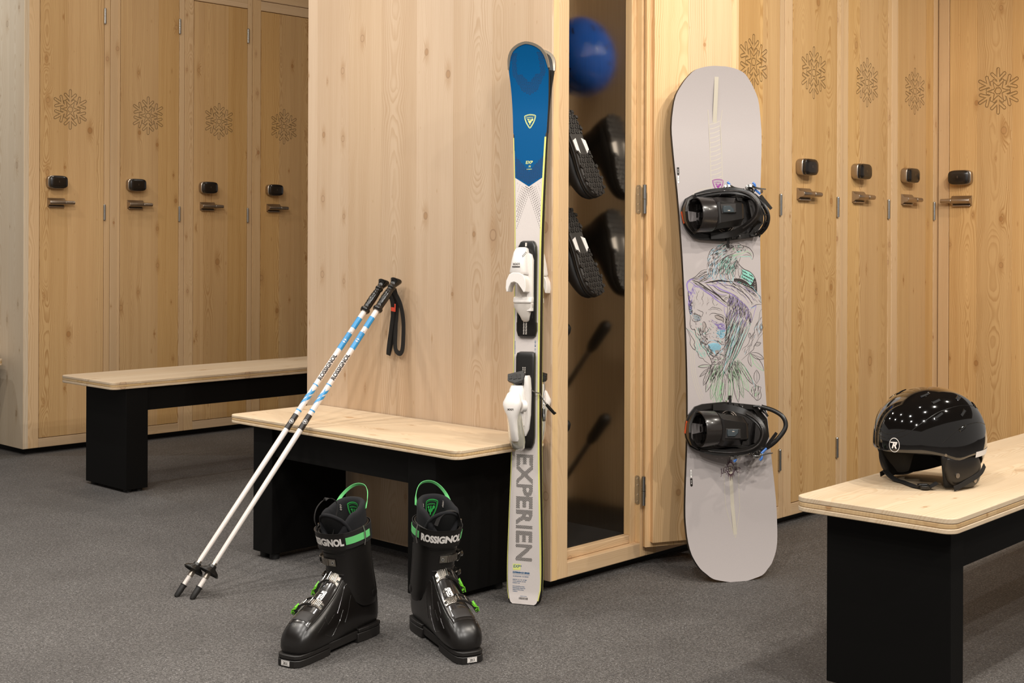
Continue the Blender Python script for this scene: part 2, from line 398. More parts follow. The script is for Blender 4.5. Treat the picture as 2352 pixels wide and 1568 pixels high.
# ---------------------------------------------------------------- room shell
m = MB(); m.add([(-3, -3, 0), (9, -3, 0), (9, 9, 0), (-3, 9, 0)], [(0, 1, 2, 3)], FLOOR)
struct(m.obj('floor', smooth=0))
CEIL = plain('ceiling_paint', '6e655c', .9, gscale=20)
m = MB(); m.add([(-3, -3, CZ), (9, -3, CZ), (9, 9, CZ), (-3, 9, CZ)], [(3, 2, 1, 0)], CEIL)
struct(m.obj('ceiling', smooth=0))
X0, Y0, Y1, X2, ZT = 2.845, 2.55, 5.93, 5.31, 2.60
# long side panel of the right-hand locker row, standing on a short black plinth
m = MB(); m.box((X0, Y0, .03), (X0 + .025, 3.70, ZT), W_PALE); struct(m.obj('wall_left', bevel=.0015))
m = MB(); m.box((X0 + .03, Y0 + .05, 0), (X2 + .2, 3.66, .029), BLKM); struct(m.obj('baseboard_right', smooth=0))
m = MB(); m.box((X2 + .05, 1.2, 0), (X2 + .25, Y0 - .02, .029), BLKM); struct(m.obj('baseboard_back', smooth=0))
m = MB(); m.box((2.93, Y1 + .05, 0), (6.5, Y1 + .5, .029), BLKM); struct(m.obj('baseboard_left', smooth=0))
# back of the right-hand block (faces the left row)
m = MB(); m.box((X0 + .026, 3.66, .03), (6.4, 3.70, ZT), W_FRAME); struct(m.obj('wall_rear', smooth=0))
m = MB(); m.box((5.2965, 2.553, .03), (5.334, 2.62, ZT), W_FRAME); struct(m.obj('trim_1', bevel=.001))
# pale side panel that closes the far left row
m = MB(); m.box((2.895, Y1, .03), (2.92, 7.6, ZT), W_PALEY); struct(m.obj('wall_far', bevel=.0015))

# ---------------------------------------------------------------- lockers
HZ = (2.12, 1.152, .24)
def hinge_barrel(x, y, z, door):
    h = MB(); h.cyl((x, y, z - .036), (x, y, z - .0006), .0062, ZINC, 14); h.cyl((x, y, z + .0006), (x, y, z + .036), .0062, ZINC, 14)
    h.cyl((x, y, z - .038), (x, y, z + .038), .0045, ZINC, 12)
    h.lathe([(.0062, 0), (.005, .003), (.002, .0045)], ZINC, 14, Matrix.Translation((x, y, z + .036)))
    h.box((x - .001, y, z - .034), (x + .001, y + .0125, z + .034), ZINC)
    return h.obj('hinge', door)
def lock(x, z, door, mirror=1):
    h = MB()
    def rr(cx, cz, w, hgt, y, k=4.0, n=40):
        out = []
        for j in range(n):
            a = 2 * PI * j / n; c, s_ = math.cos(a), math.sin(a)
            out.append((cx + w * abs(c) ** (2 / k) * (1 if c > 0 else -1), y, cz + hgt * abs(s_) ** (2 / k) * (1 if s_ > 0 else -1)))
        return out
    W, H = .0475, .031
    h.loft([rr(x, z, W - .003, H - .003, 0), rr(x, z, W, H, -.004), rr(x, z, W, H, -.026), rr(x, z, W - .002, H - .002, -.028)], STEEL)
    d = .003 * mirror
    h.loft([rr(x + d, z, W - .004, H - .003, -.0275), rr(x + d, z, W - .002, H - .0015, -.031), rr(x + d, z, W - .003, H - .002, -.037), rr(x + d, z, W - .008, H - .006, -.041), rr(x + d, z, W - .02, H - .016, -.0422)], LOCKF)
    for k in range(3):
        a = [( -.0035 + i * .0012 + k * .0, .002 - abs(i - 2) * .0009 + k * .0032) for i in range(5)]
        vs, fs = stroke(a, .0007); h.add(vs, fs, STEEL, lambda p: (x + d + p.x, -.0426, z - .003 + p.y))
    return h.obj('lock', door, 40)
def handle(x0, z, door, flip=1):
    """wing lever: plate against the door, rolled grip standing off it and running on past the plate"""
    h = MB()
    prof = [(0, .0215), (-.006, .019), (-.012, .0105), (-.019, .0085), (-.026, .0095), (-.0325, .0055), (-.034, -.002), (-.030, -.0085), (-.024, -.0105), (-.015, -.0125), (-.008, -.019), (0, -.0215)]
    L = .088
    ra = [[(x0 + flip * a, y, z + zz) for y, zz in prof] for a in (0, L)]
    if flip < 0: ra = ra[::-1]
    h.loft(ra, STEEL)
    g = [(x0 + flip * a, -.0255, z - .0008) for a in (L * .9, .127)]
    h.tube([g[0], ((g[0][0] + g[1][0]) / 2, -.0255, z - .0008), g[1]], [.0095, .0098, .0088], STEEL, 16)
    h.box((min(x0, x0 + flip * L) + .006, -.012, z - .0245), (max(x0, x0 + flip * L) - .006, 0, z - .019), STEEL)
    return h.obj('door_handle', door, 50, bevel=.0008)
def locker(label, loc, rz=0, pitch=.40, group=None, closed=True, dims=None):
    """origin: flake centre line, front plane, floor. local x right, y into the row"""
    t = thing('locker', label, 'locker', loc, rz, group)
    k = pitch / .40
    l0, l1 = -.199 * k, .199 * k; d0, d1 = -.147 * k, .169 * k
    if dims: l0, l1, d0, d1 = dims
    fr = MB()
    fr.box((l0, 0, .03), (d0 - .0015, .05, ZT - .1), W_FRAME); fr.box((d1 + .0015, 0, .03), (l1, .05, ZT - .1), W_FRAME)
    fr.box((d0 - .0015, .0, 2.268), (d1 + .0015, .05, 2.32), W_RAIL); fr.box((d0 - .0015, 0, .03), (d1 + .0015, .05, .073), W_RAIL)
    fr.obj('frame', t, 0, bevel=.002)
    fr = MB(); fr.box((l0, -.002, 2.322), (l1, .03, ZT), W_RAIL); fr.obj('fascia', t, 0, bevel=.002)
    if closed:
        fr = MB(); fr.box((l0 + .003, .052, .03), (l1 - .003, .54, 2.3), W_FRAME); fr.obj('body', t, 0)
    dr = bpy.data.objects.new('door', None)
    return t, (l0, l1, d0, d1)
def door_closed(t, dims, flip=False, mat=None):
    l0, l1, d0, d1 = dims
    m = MB(); m.box((d0 + .0008, .0005, .0755), (d1 - .0008, .03, 2.265), mat or W_DOOR)
    d = m.obj('door', t, 0, bevel=.0012)
    if not flip:
        for z in HZ: hinge_barrel(d1 + .001, -.004, z, d)
        lock(-.079, 1.293, d); handle(-.118, 1.196, d)
    else:
        for z in HZ: hinge_barrel(d1 + .001, -.004, z, d)
        lock(-.150, 1.293, d, -1); handle(-.108, 1.196, d, -1)
    return d
RG = 'closed lockers of the right row'
t, dm = locker('closed spruce locker half hidden behind the open door and the white snowboard', (3.496, Y0, 0), 0, .40, RG)
door_closed(t, dm); proto = t
for i, (x, lab) in enumerate(((3.896, 'closed spruce locker whose snowflake shows just above the right shoulder of the snowboard'),
                (4.297, 'closed spruce locker next right of the snowboard, with the largest looking black lock'),
                (4.697, 'closed spruce locker in the right row, second to the left of the corner'),
                (5.097, 'closed spruce locker in the right row beside the inner corner'))):
    copy_tree(proto, lab, (x, Y0, 0))
t, dm = locker('wide spruce locker across the corner at right edge, its snowflake seen nearly face on', (X2, 2.291, 0), -PI / 2, .40, None, dims=(-.2585, .26, -.210, .212))
door_closed(t, dm, True)
# left row
LG = 'closed lockers of the left row'
t, dm = locker('closed spruce locker at the left end of the left row beside the grey side panel', (3.129, Y1, 0), 0, .4225, LG)
door_closed(t, dm); protoL = t
t['group'] = LG
for x, lab in ((3.5515, 'closed spruce locker, second from the left in the left row'),
               (3.974, 'closed spruce locker of the left row, third from the left'),
               (4.3965, 'closed spruce locker of the left row cut off by the big pale panel')):
    copy_tree(protoL, lab, (x, Y1, 0))
# open locker
t, dm = locker('open spruce locker holding boots and a blue helmet', (3.096, Y0, 0), 0, .40, None, closed=False)
for c in list(t.children): bpy.data.objects.remove(c)
t['label'] = 'open spruce locker with boots hung inside and a dark glossy lining'
m = MB()
m.box((-.222, 0, .03), (-.176, .045, ZT - .1), W_FRAME)
m.box((.144, .020, .03), (.169, .045, ZT - .1), W_FRAME); m.box((.169, 0, .03), (.199, .045, ZT - .1), W_FRAME)
m.box((-.176, 0, .03), (.169, .045, .074), W_RAIL); m.box((-.176, .022, .0745), (.1435, .048, .1), W_RAIL)
m.box((-.176, .0, 2.268), (.169, .045, 2.32), W_RAIL)
m.obj('frame', t, 0, bevel=.0025)
m = MB(); m.box((.1436, .0205, .1), (.1439, .0445, 2.26), W_END); m.box((.1686, .0005, .076), (.1689, .0195, 2.26), W_END)
m.box((-.2225, -.0004, .031), (-.2455, -.0001, ZT), W_END); m.obj('edge_grain', t, 0)
m = MB(); m.box((-.222, -.002, 2.322), (.199, .03, ZT), W_RAIL); m.obj('fascia', t, 0, bevel=.002)
m = MB(); m.box((.1445, .047, .1), (.16, .54, 2.26), LINING); m.box((-.192, .047, .1), (-.177, .54, 2.26), LINB); m.box((-.192, .54, .1), (.16, .555, 2.26), LINB); m.box((-.192, .047, 2.24), (.16, .54, 2.262), LINB)
m.obj('lining', t, 0)
m = MB(); m.box((-.176, .0485, .05), (.1444, .539, .103), BLKM); m.obj('locker_floor', t, 0)
# open door, swung round its hinges by 155 degrees
dd = Vector((math.cos(R(-24.6)), math.sin(R(-24.6)), 0)); dn = Vector((dd.y, -dd.x, 0))   # dn points to the viewer
Md = Matrix((dd, -dn, Vector((0, 0, 1)))).transposed().to_4x4(); Md.translation = Vector((3.270 - 3.096, -.014, 0))
m = MB()
m.box((.002, .0, .062), (.334, .014, 2.278), W_DOORO); m.box((.020, -.017, .078), (.316, .0, 2.262), W_DOORO)
m.box((.0014, .001, .063), (.0019, .013, 2.277), W_END)
d = m.obj('door', t, 0, bevel=.0015); d.matrix_local = Md
for z in HZ:
    h = MB(); h.cyl((-.006, -.004, z - .045), (-.006, -.004, z - .001), .0062, ZINC, 14); h.cyl((-.006, -.004, z + .001), (-.006, -.004, z + .045), .0062, ZINC, 14)
    def leaf(cx, cy, ang):
        T = Matrix.Translation((cx, cy, z)) @ Matrix.Rotation(ang, 4, 'Z')
        poly = [(a * .0085 + 0, b * .045) for a, b in ((-1, -.9), (-.6, -1), (.6, -1), (1, -.9), (1, .9), (.6, 1), (-.6, 1), (-1, .9))]
        h.prism(poly, 0, .0015, ZINC, lambda p: T @ Vector((p.x, p.z, p.y)))
        for zz in (-.036, -.015, .015, .036): h.lathe([(.0032, 0), (.003, .0008), (.001, .001)], CHROME, 10, T @ Matrix.Translation((0, .0014, zz)) @ Matrix.Rotation(-PI / 2, 4, 'X'))
    leaf(-.0003, .005, PI / 2)
    h.box((-.006, -.006, z - .02), (.001, -.003, z + .02), ZINC)
    h.obj('hinge', d, 40)
for z in HZ:
    m = MB(); x, y = .1683, .010
    for s_ in (0,):
        poly = [(a * .0085, b * .045) for a, b in ((-1, -.9), (-.6, -1), (.6, -1), (1, -.9), (1, .9), (.6, 1), (-.6, 1), (-1, .9))]
        T = Matrix.Translation((x, y, z)) @ Matrix.Rotation(PI / 2, 4, 'Z')
        m.prism(poly, 0, .0015, ZINC, lambda p: T @ Vector((p.x, p.z, p.y)))
        for zz in (-.036, -.015, .015, .036): m.lathe([(.0032, 0), (.003, .0008), (.001, .001)], CHROME, 10, T @ Matrix.Translation((0, .0014, zz)) @ Matrix.Rotation(-PI / 2, 4, 'X'))
    m.obj('hinge_plate', t, 40)

# ---------------------------------------------------------------- benches
def bench(label, loc, rz, L, W, legs, inset=.05, wood_m=W_BX, cat='bench', gap=.012, insb=None, thick=.030, aps=.012):
    """origin = corner of the seat board on the floor; runs along local x (L), width local y (W)"""
    t = thing('bench', label, cat, loc, rz, None)
    m = MB(); r = .028; zt = .45; th = thick
    poly = []
    for cx, cy, a0 in ((L - r, r, -90), (L - r, W - r, 0), (r, W - r, 90), (r, r, 180)):
        for j in range(7): a = R(a0 + j * 15); poly.append((cx + r * math.cos(a), cy + r * math.sin(a)))
    mid = [(x + (.0005 if x < L / 2 else -.0005), y + (.0005 if y < W / 2 else -.0005)) for x, y in poly]
    m.prism(poly, zt - th * .36, zt, wood_m); m.prism(mid, zt - th * .68, zt - th * .36, W_MID); m.prism(poly, zt - th, zt - th * .68, wood_m); m.obj('seat_board', t, 30, bevel=.0018, seg=2)
    for (x0, x1) in legs:
        m = MB(); y0, y1 = inset, W - (inset if insb is None else insb)
        m.box((x0, y0, gap), (x1, y1, zt - th - .001), BLK)
        lg = m.obj('leg', t, 0, bevel=.002)
        for fx in (x0 + .025, x1 - .025):
            for fy in (y0 + .03, y1 - .03):
                f = MB(); f.cyl((fx, fy, 0), (fx, fy, gap - .0005), .016, BLKM, 14); f.obj('levelling_foot', lg)
    a0, a1 = legs[0][1], legs[-1][0]
    m = MB(); ya, yb = inset + aps, y1 - aps
    for q in (ya, yb - .02):
        m = MB(); m.box((a0 + .0005, q, zt - th - .095), (a1 - .0005, q + .02, zt - th - .001), BLK); m.obj('apron', t, 0, bevel=.001)
    return t
# right foreground bench: runs along +X from x 2.585
bench('pale spruce bench with black box legs in the right foreground, helmet on it', (2.585, 1.205, 0), R(1.2), 1.9, .372, [(.05, .115), (1.75, 1.86)], inset=.028, insb=.055, gap=.035, thick=.033)
# middle bench, against the side panel; runs along Y
t = bench('short spruce bench with black legs against the pale side panel behind the ski boots', (2.842, 2.56, 0), PI / 2, 1.075, .367, [(.110, .225), (.870, .970)], inset=.04, insb=.025, gap=.02, thick=.026)
# far left bench
bench('long spruce bench on black box legs in front of the left lockers', (2.69, 4.75, 0), 0, 2.6, .43, [(.065, .165), (2.3, 2.4)], inset=.01, insb=.10)
# bench seen at the very left edge
bench('bench end at the left picture edge behind the grey side panel', (2.86, 6.05, 0), PI / 2, 1.4, .40, [(.10, .2), (1.2, 1.3)], inset=.03)
# ---------------------------------------------------------------- shared small materials
PLB = plain('black_moulded_plastic', '1a1816', .32, spec=.5, grain=.04, gscale=700)
PLBM = plain('black_matt_plastic', '191715', .55)
GLB = plain('gloss_black_plastic', '14120f', .22, coat=.2)
WEB = plain('black_woven_webbing', '171412', .85, grain=.5, gscale=1500)
PLW = plain('white_moulded_plastic', 'ece6e0', .3, coat=.25)
PLW2 = plain('off_white_plastic', 'd3cbc2', .35)
SHAFT = plain('warm_white_lacquer', 'e2d8d0', .25, coat=.4)
BLUE = plain('bright_blue_print', '2f8fc8', .3); NAVY = plain('petrol_blue_print', '1f5c88', .35)
INK = plain('black_print', '1c1612', .4); INKW = plain('white_print', 'eee9e4', .4)
REDT = plain('red_label_cloth', 'e2523a', .7)
# ---------------------------------------------------------------- ski poles leaning on the bench and the panel
def make_pole(tip, top, label, strap, red):
    tip = Vector(tip); top = Vector(top); L = (top - tip).length
    Z = (top - tip).normalized()
    view = Vector((-.724, -.69, .1))
    Y = -(view - Z * view.dot(Z)).normalized(); X = Y.cross(Z)
    M = Matrix((X, Y, Z)).transposed().to_4x4(); M.translation = tip
    t = thing('ski_pole', label, 'ski pole', M=M, group=None)
    m = MB()
    rad = lambda z: .0062 + .0026 * min(1, z / (.5 * L))
    m.tube([(0, 0, z) for z in (.035, .2, .4, .5 * L, .7 * L, .9 * L)], [rad(z) for z in (.035, .2, .4, .5 * L, .7 * L, .9 * L)], SHAFT, 20)
    def band(z0, z1, mat, off=.0003, a0=None, a1=None, sl=0):
        vs = []; fs = []; n = 28; k = 4
        for i in range(k + 1):
            z = z0 + (z1 - z0) * i / k
            for j in range(n + 1):
                a = -PI + 2 * PI * j / n if a0 is None else a0 + (a1 - a0) * j / n
                r = rad(z) + off
                vs.append((r * math.sin(a), -r * math.cos(a), z + sl * a))
        for i in range(k):
            for j in range(n): fs.append((i * (n + 1) + j, i * (n + 1) + j + 1, (i + 1) * (n + 1) + j + 1, (i + 1) * (n + 1) + j))
        m.add(vs, fs, mat)
    f = lambda y: L * (1378 - y) / 736.0
    band(f(764), f(738), BLUE); band(f(817), f(777), BLUE); band(f(906.5), f(904), BLUE); band(f(968), f(965), BLUE)
    band(f(1010), f(976), INK)
    for z0 in (f(945), f(932)): band(z0, z0 + .014, BLUE, .0004, -1.6, 1.5, .012)
    band(f(944), f(918), BLUE, .00035, -.25, .25, -.02)
    def wrap(s_, z, size, mat, bold=0, off=.0006, space=1.0):
        v, fc, w = text(s_, size, bold, space); v, fc = dense(v, fc, .0032)
        m.add(v, fc, mat, lambda p: ((rad(z) + off) * math.sin(-p.y / rad(z)), -(rad(z) + off) * math.cos(-p.y / rad(z)), z + p.x))
    wrap('ROSSIGNOL', f(862), .0128, INK, .045)
    wrap('ski racing', f(768) - .022, .005, NAVY)
    for zc, mt, mt2 in ((f(797), SHAFT, BLUE), (f(993), INK, INKW)):
        ring = [(.0066 * math.cos(2 * PI * k / 24), .0066 * math.sin(2 * PI * k / 24)) for k in range(24)]
        def wr(p, zc=zc, o=.0007): return ((rad(zc) + o) * math.sin(-p.y / rad(zc)), -(rad(zc) + o) * math.cos(-p.y / rad(zc)), zc + p.x)
        if mt is SHAFT:
            m.add([(0, 0, 0)] + [(x, y, 0) for x, y in ring], [(0, 1 + k, 1 + (k + 1) % 24) for k in range(24)], SHAFT, lambda p: wr(p, o=.0005))
        v, fc = stroke(ring, .0009, True); m.add(v, fc, mt2, wr)
        v, fc, w = text('R', .0075, .03, shear=.2); m.add(v, fc, mt2, lambda p: wr(p, o=.0008))
    m.obj('shaft', t, 40)
    # basket
    b = MB(); bz = .098
    prof = [(.0085, .012), (.011, .012), (.0125, .004), (.028, -.006), (.0315, -.012), (.030, -.0135), (.026, -.009), (.011, 0), (.0075, -.012), (.0075, .01)]
    n = 36; rings = []
    for r, z in prof:
        rings.append([((r * (1 if r < .02 else 1 - .06 * math.cos(6 * 2 * PI * j / n))) * math.cos(2 * PI * j / n), (r * (1 if r < .02 else 1 - .06 * math.cos(6 * 2 * PI * j / n))) * math.sin(2 * PI * j / n), bz + z) for j in range(n)])
    b.loft(rings, PLB, False); b.lathe([(.0072, -.03), (.0085, -.03), (.0085, .012), (.0072, .02)], STEEL, 20, Matrix.Translation((0, 0, bz)))
    b.obj('basket', t, 45)
    b = MB(); b.lathe([(.0045, .002), (.0062, .0), (.0078, .004), (.0088, .02), (.009, .036), (.0102, .037), (.0102, .0395), (.0066, .040)], PLBM, 20); b.obj('tip_cap', t, 40)
    # grip
    g = MB(); z0 = .893 * L; zl = L - z0
    def sec(u):  # u 0..1 -> offset y, half width x, half depth y
        tab = [(0, 0, .0135, .0145), (.04, 0, .0158, .017), (.085, 0, .0158, .017), (.12, 0, .0125, .0135), (.25, -.001, .0128, .0155), (.45, -.001, .0132, .0165), (.62, 0, .012, .0142), (.70, .001, .0112, .0125), (.76, .0, .0135, .0155), (.82, .002, .0115, .0130), (.90, .004, .0135, .0155), (.965, .006, .0175, .0215), (.985, .006, .019, .0235), (1.0, .006, .0175, .0220)]
        return interp(tab, u)
    rings = []
    us = [0, .02, .04, .07, .085, .1, .12, .16] + [.18 + .02 * i for i in range(24)] + [.66, .68, .70, .72, .74, .76, .78, .80, .82, .84, .86, .88, .90, .92, .94, .965, .975, .985, .995, 1.0]
    for u in us:
        oy, hx, hy = sec(u); notch = 0
        if .16 < u < .64: notch = .0016 * max(0, math.cos((u - .16) / .105 * 2 * PI)) ** 6
        rg = []
        for j in range(32):
            a = 2 * PI * j / 32; c, s_ = math.cos(a), math.sin(a)
            k = max(0, -c * .9 - s_ * .5)           # finger side faces left and to the viewer
            rg.append((c * (hx - notch * k * 1.2), oy + s_ * (hy - notch * k * 1.2), z0 + zl * (u + .06 * max(0, c) * (1 if u > .93 else 0) * (u - .93) / .07)))
        rings.append(rg)
    g.loft(rings, GLB); g.obj('grip', t, 50)
    s = MB(); Mi = M.inverted()
    pts = [Mi @ Vector(p) for p in strap]
    s.ribbon(bez(pts, 6), .0165, .0014, lambda i: Mi.to_3x3() @ Vector((-1, -.05, 0)), WEB)
    st = s.obj('strap', t, 60)
    if red:
        s = MB(); a, b_ = [Mi @ Vector(p) for p in red]; s.ribbon([a, b_], .0185, .0032, Mi.to_3x3() @ Vector((-1, -.05, 0)), REDT); s.obj('strap_label', st, 0)
    return t
make_pole((2.077, 3.228, 0), (2.806, 3.186, .892), 'white ski pole with blue bands, the right one of the leaning pair',
          [(2.812, 3.214, .872), (2.822, 3.205, .845), (2.826, 3.187, .812), (2.829, 3.177, .763), (2.829, 3.177, .70), (2.829, 3.182, .665), (2.829, 3.196, .655), (2.830, 3.216, .672), (2.831, 3.216, .74), (2.830, 3.208, .82), (2.816, 3.206, .866)], None)
make_pole((2.061, 3.283, 0), (2.806, 3.246, .886), 'left one of two white and blue ski poles, red label on its strap',
          [(2.812, 3.238, .86), (2.820, 3.222, .825), (2.826, 3.225, .783), (2.828, 3.232, .747), (2.829, 3.246, .682), (2.829, 3.250, .652), (2.832, 3.250, .650), (2.834, 3.236, .70), (2.834, 3.224, .76), (2.833, 3.216, .82), (2.822, 3.226, .858)],
          [(2.8235, 3.219, .815), (2.8255, 3.2225, .790)])
# ---------------------------------------------------------------- skis, base to base, standing against the corner
SKB = plain('ski_topsheet_blue', '045286', .4, spec=.15); SKW = plain('ski_topsheet_white', 'd8cfca', .28, coat=.5)
YEL = plain('pale_yellow_sidewall', 'e2e07e', .35); SIDE = plain('black_sidewall', '1b1815', .4); MAROON = plain('dark_maroon_print', '33202c', .4)
TIPM = plain('metal_ski_tip', 'a79c8c', .28, .55); LEM = plain('lemon_print', 'e4e88a', .4)
GRYD = plain('faint_grey_print', 'd3c9c4', .35)
TRANS = plain('milky_clear_plastic', 'dcd8c8', .12, coat=.6, trans=.55)
SL = 1.585
SKIW = [(0, .036), (.004, .042), (.02, .048), (.045, .0515), (.105, .0525), (.227, .0495), (.35, .0455), (.47, .0428), (.6, .0412), (.716, .0408), (.86, .0408), (1.013, .0415), (1.162, .0452), (1.325, .0517), (1.463, .0587), (1.513, .0617), (1.54, .0595), (1.5525, .0555), (1.568, .044), (1.578, .028), (1.583, .014), (1.585, .003)]
def skw(z): return interp(SKIW, z)[0]
def skbase(z): return -.050 * max(0, (z - 1.38) / .205) ** 2 - .006 * max(0, (.03 - z) / .03)
def skth(z): return interp([(0, .008), (.1, .009), (.4, .011), (.75, .0125), (1.1, .011), (1.35, .008), (1.585, .005)], z)[0]
def sktop(z): return skbase(z) - skth(z)
SKIM = frame((2.706, 2.522, .001), (.391, -.92, .012), (.050, .034, .998))
def rooster(size):
    """shield emblem with a stylised rooster: list of (verts, faces, layer)"""
    sh = [(-.50, .42), (-.30, .50), (0, .54), (.30, .50), (.50, .42), (.47, .15), (.36, -.15), (.20, -.42), (0, -.66), (-.20, -.42), (-.36, -.15), (-.47, .15)]
    out = []
    a = bez(sh + [sh[0]], 3)[:-1]
    v, f = stroke(a, .055, True); out.append((v, f))
    b = [(x * .84, y * .84 + .0) for x, y in a]; v, f = stroke(b, .022, True); out.append((v, f))
    body = [(-.27, .10), (-.21, .17), (-.13, .17), (-.10, .10), (-.13, .02), (-.04, -.06), (-.03, .17), (.03, .17), (.03, -.04), (.10, .04), (.12, .14), (.20, .18), (.28, .14), (.30, .04), (.24, -.02), (.16, -.05), (.12, -.16), (.04, -.22), (.03, -.36), (-.03, -.36), (-.05, -.22), (-.14, -.14), (-.17, -.02), (-.19, .06)]
    out.append(([(x, y, 0) for x, y in body], [tuple(range(len(body)))[::-1]]))
    v, f, w = text('ROSSIGNOL', .085, .02); out.append(([(x, y + .285 - .35 * x * x, 0) for x, y, z in v], f))
    return [([(x * size, y * size, 0) for x, y, z in v], f) for v, f in out]
def fan(m, poly, mat, T):
    """concave polygon -> triangles through bmesh"""
    bm = bmesh.new(); vs = [bm.verts.new((x, y, 0)) for x, y in poly]; bm.faces.new(vs)
    bmesh.ops.triangulate(bm, faces=bm.faces[:]); bm.verts.index_update()
    m.add([tuple(v.co) for v in bm.verts], [tuple(v.index for v in f.verts) for f in bm.faces], mat, T); bm.free()
def intext(v, f):
    tris = []
    for q in f:
        for k in range(1, len(q) - 1): tris.append((v[q[0]], v[q[k]], v[q[k + 1]]))
    def ins(x, y):
        for a, b, c in tris:
            d1 = (x - b[0]) * (a[1] - b[1]) - (a[0] - b[0]) * (y - b[1]); d2 = (x - c[0]) * (b[1] - c[1]) - (b[0] - c[0]) * (y - c[1]); d3 = (x - a[0]) * (c[1] - a[1]) - (c[0] - a[0]) * (y - a[1])
            if not ((d1 < 0 or d2 < 0 or d3 < 0) and (d1 > 0 or d2 > 0 or d3 > 0)): return True
        return False
    return ins
def make_ski(label, M, front=True):
    t = thing('ski', label, 'ski', M=M)
    m = MB(); zs = [0, .001, .002, .004, .008, .013, .02, .028, .036, .045, .055, .067] + [.08 + i * .05 for i in range(26)] + [1.36, 1.39, 1.42, 1.45, 1.48, 1.505, 1.525, 1.54, 1.55, 1.558, 1.566, 1.572, 1.577, 1.581, 1.584, 1.585]
    secs = []
    for z in zs:
        w = skw(z); b = skbase(z); tt = sktop(z); e = min(.004, w * .3)
        secs.append([(-w, b, z), (w, b, z), (w, b - .003, z), (w - .0012, tt + .002, z), (w - e, tt, z), (-w + e, tt, z), (-w + .0012, tt + .002, z), (-w, b - .003, z)])
    n = 8
    vs = [p for r in secs for p in r]
    fm = {}
    for i in range(len(zs) - 1):
        for j in range(n):
            q = (i * n + j, i * n + (j + 1) % n, (i + 1) * n + (j + 1) % n, (i + 1) * n + j)
            zc = (zs[i] + zs[i + 1]) / 2
            if j == 4 : mt = SKW if zc < 1.3 else SKB
            elif j in (0,): mt = SIDE
            elif j in (1, 7): mt = STEEL if zc > .0 else SIDE
            elif j in (2, 6): mt = SIDE
            else: mt = SIDE
            if j == 1 or j == 7: mt = SIDE
            fm.setdefault(mt, []).append(q)
    o = len(m.v); 
    for k, (mt, fs) in enumerate(fm.items()):
        kk = m.mat(mt)
        if k == 0: m.v += [Vector(p) for p in vs]
        for f in fs: m.f.append([i + o for i in f]); m.mi.append(kk)
    kk = m.mat(SIDE); m.f.append([o + i for i in range(n)][::-1]); m.mi.append(kk); m.f.append([o + (len(zs) - 1) * n + i for i in range(n)]); m.mi.append(kk)
    S = lambda x, z, off=.0003: Vector((x, sktop(z) - off * .5, z))
    # blue field with its V-shaped lower end
    def field(z0f, z1f, inset, mat, off, rows, cols=10, zlist=None):
        vv = []; ff = []
        for i in range(rows + 1):
            for j in range(cols + 1):
                u = -1 + 2 * j / cols; z0 = z0f(u); z1 = z1f(u); z = z0 + (z1 - z0) * i / rows
                w = skw(z) - inset(z); vv.append(S(u * w, z, off))
        for i in range(rows):
            for j in range(cols): a = i * (cols + 1) + j; ff.append((a, a + 1, a + cols + 2, a + cols + 1))
        m.add(vv, ff, mat)
    field(lambda u: 1.176 + abs(u) * .026, lambda u: 1.572 - .06 * u ** 4 - .004 * u * u, lambda z: (.0012 if z > 1.33 else .0045), SKB, .0004, 40)
    # yellow border strips
    for sgn in (-1, 1):
        vv = []; ff = []; k = 44
        for i in range(k + 1):
            z = .012 + (1.318 - .012) * i / k; w = skw(z) - .0012; wi = w - (.0052 if sgn > 0 else .0022) * (1 if z > .1 else .6)
            vv += [S(sgn * w, z, .0006), S(sgn * wi, z, .0006)]
        for i in range(k): ff.append((2 * i, 2 * i + 1, 2 * i + 3, 2 * i + 2) if sgn < 0 else (2 * i + 1, 2 * i, 2 * i + 2, 2 * i + 3))
        m.add(vv, ff, YEL)
    def dot(x, z, w, h, mat, off=.0008, tilt=0):
        pts = [(x + w * math.cos(a) + tilt * h * math.sin(a), z + h * math.sin(a)) for a in [2 * PI * k / 6 for k in range(6)]]
        m.add([S(a, b, off) for a, b in pts], [tuple(range(6))], mat)
    # perforation pattern on the shovel and at the end of the blue
    for r in range(60):
        z = 1.555 - r * .0042
        for c in range(-16, 17):
            x = (c + (.5 if r % 2 else 0)) * .0034
            ax = abs(x) / skw(z)
            top = z; inner = 1.487 - 0.0; v1 = 1.447 + abs(x) * .55
            if z > 1.50: on = .56 < ax < .86
            else:
                on = z > v1 - .008 + 0 and ax < .82 and (z < 1.475 + abs(x) * 1.1 or ax > .55) and (ax < .30 + (z - 1.44) * 9)
            if on: dot(x, z, .0007, .0017, MAROON)
    for r in range(28):
        z = 1.262 - r * .0040
        for c in range(-13, 14):
            x = (c + (.5 if r % 2 else 0)) * .0034
            if abs(x) < skw(z) - .007 and z < 1.222 + abs(x) * 1.0 and z > 1.183 + abs(x) * .5: dot(x, z, .00085, .0017, MAROON)
    # crossing dotted lines below the blue
    for s_ in (-1, 1):
        for k, x0 in enumerate((-.040, -.031, -.022, -.0165, -.011, -.0055, 0.0, .006)):
            wd = (.00025, .00028, .0004, .0006, .0009, .0009, .0008, .0005)[k]
            n_ = 0; z = 1.176 + abs(x0) * .55 + (0 if x0 < 0 else 0)
            while True:
                z -= .0058; x = s_ * (x0 + (1.20 - z) * .36 * -1 + .010)
                if z < 1.03 or abs(x) > .0355: break
                if z < 1.172 + abs(x) * .5: dot(x, z, wd, .0019, INK, .0009, tilt=.3 * -s_ * -1)
                n_ += 1
    # large perforated lettering down the tail half
    v, f, w = text('EXPERIEN', .047, .035, 1.02); ins = intext(v, f); zc = .268
    sc_ = .300 / w; r = 0; z = zc + .150
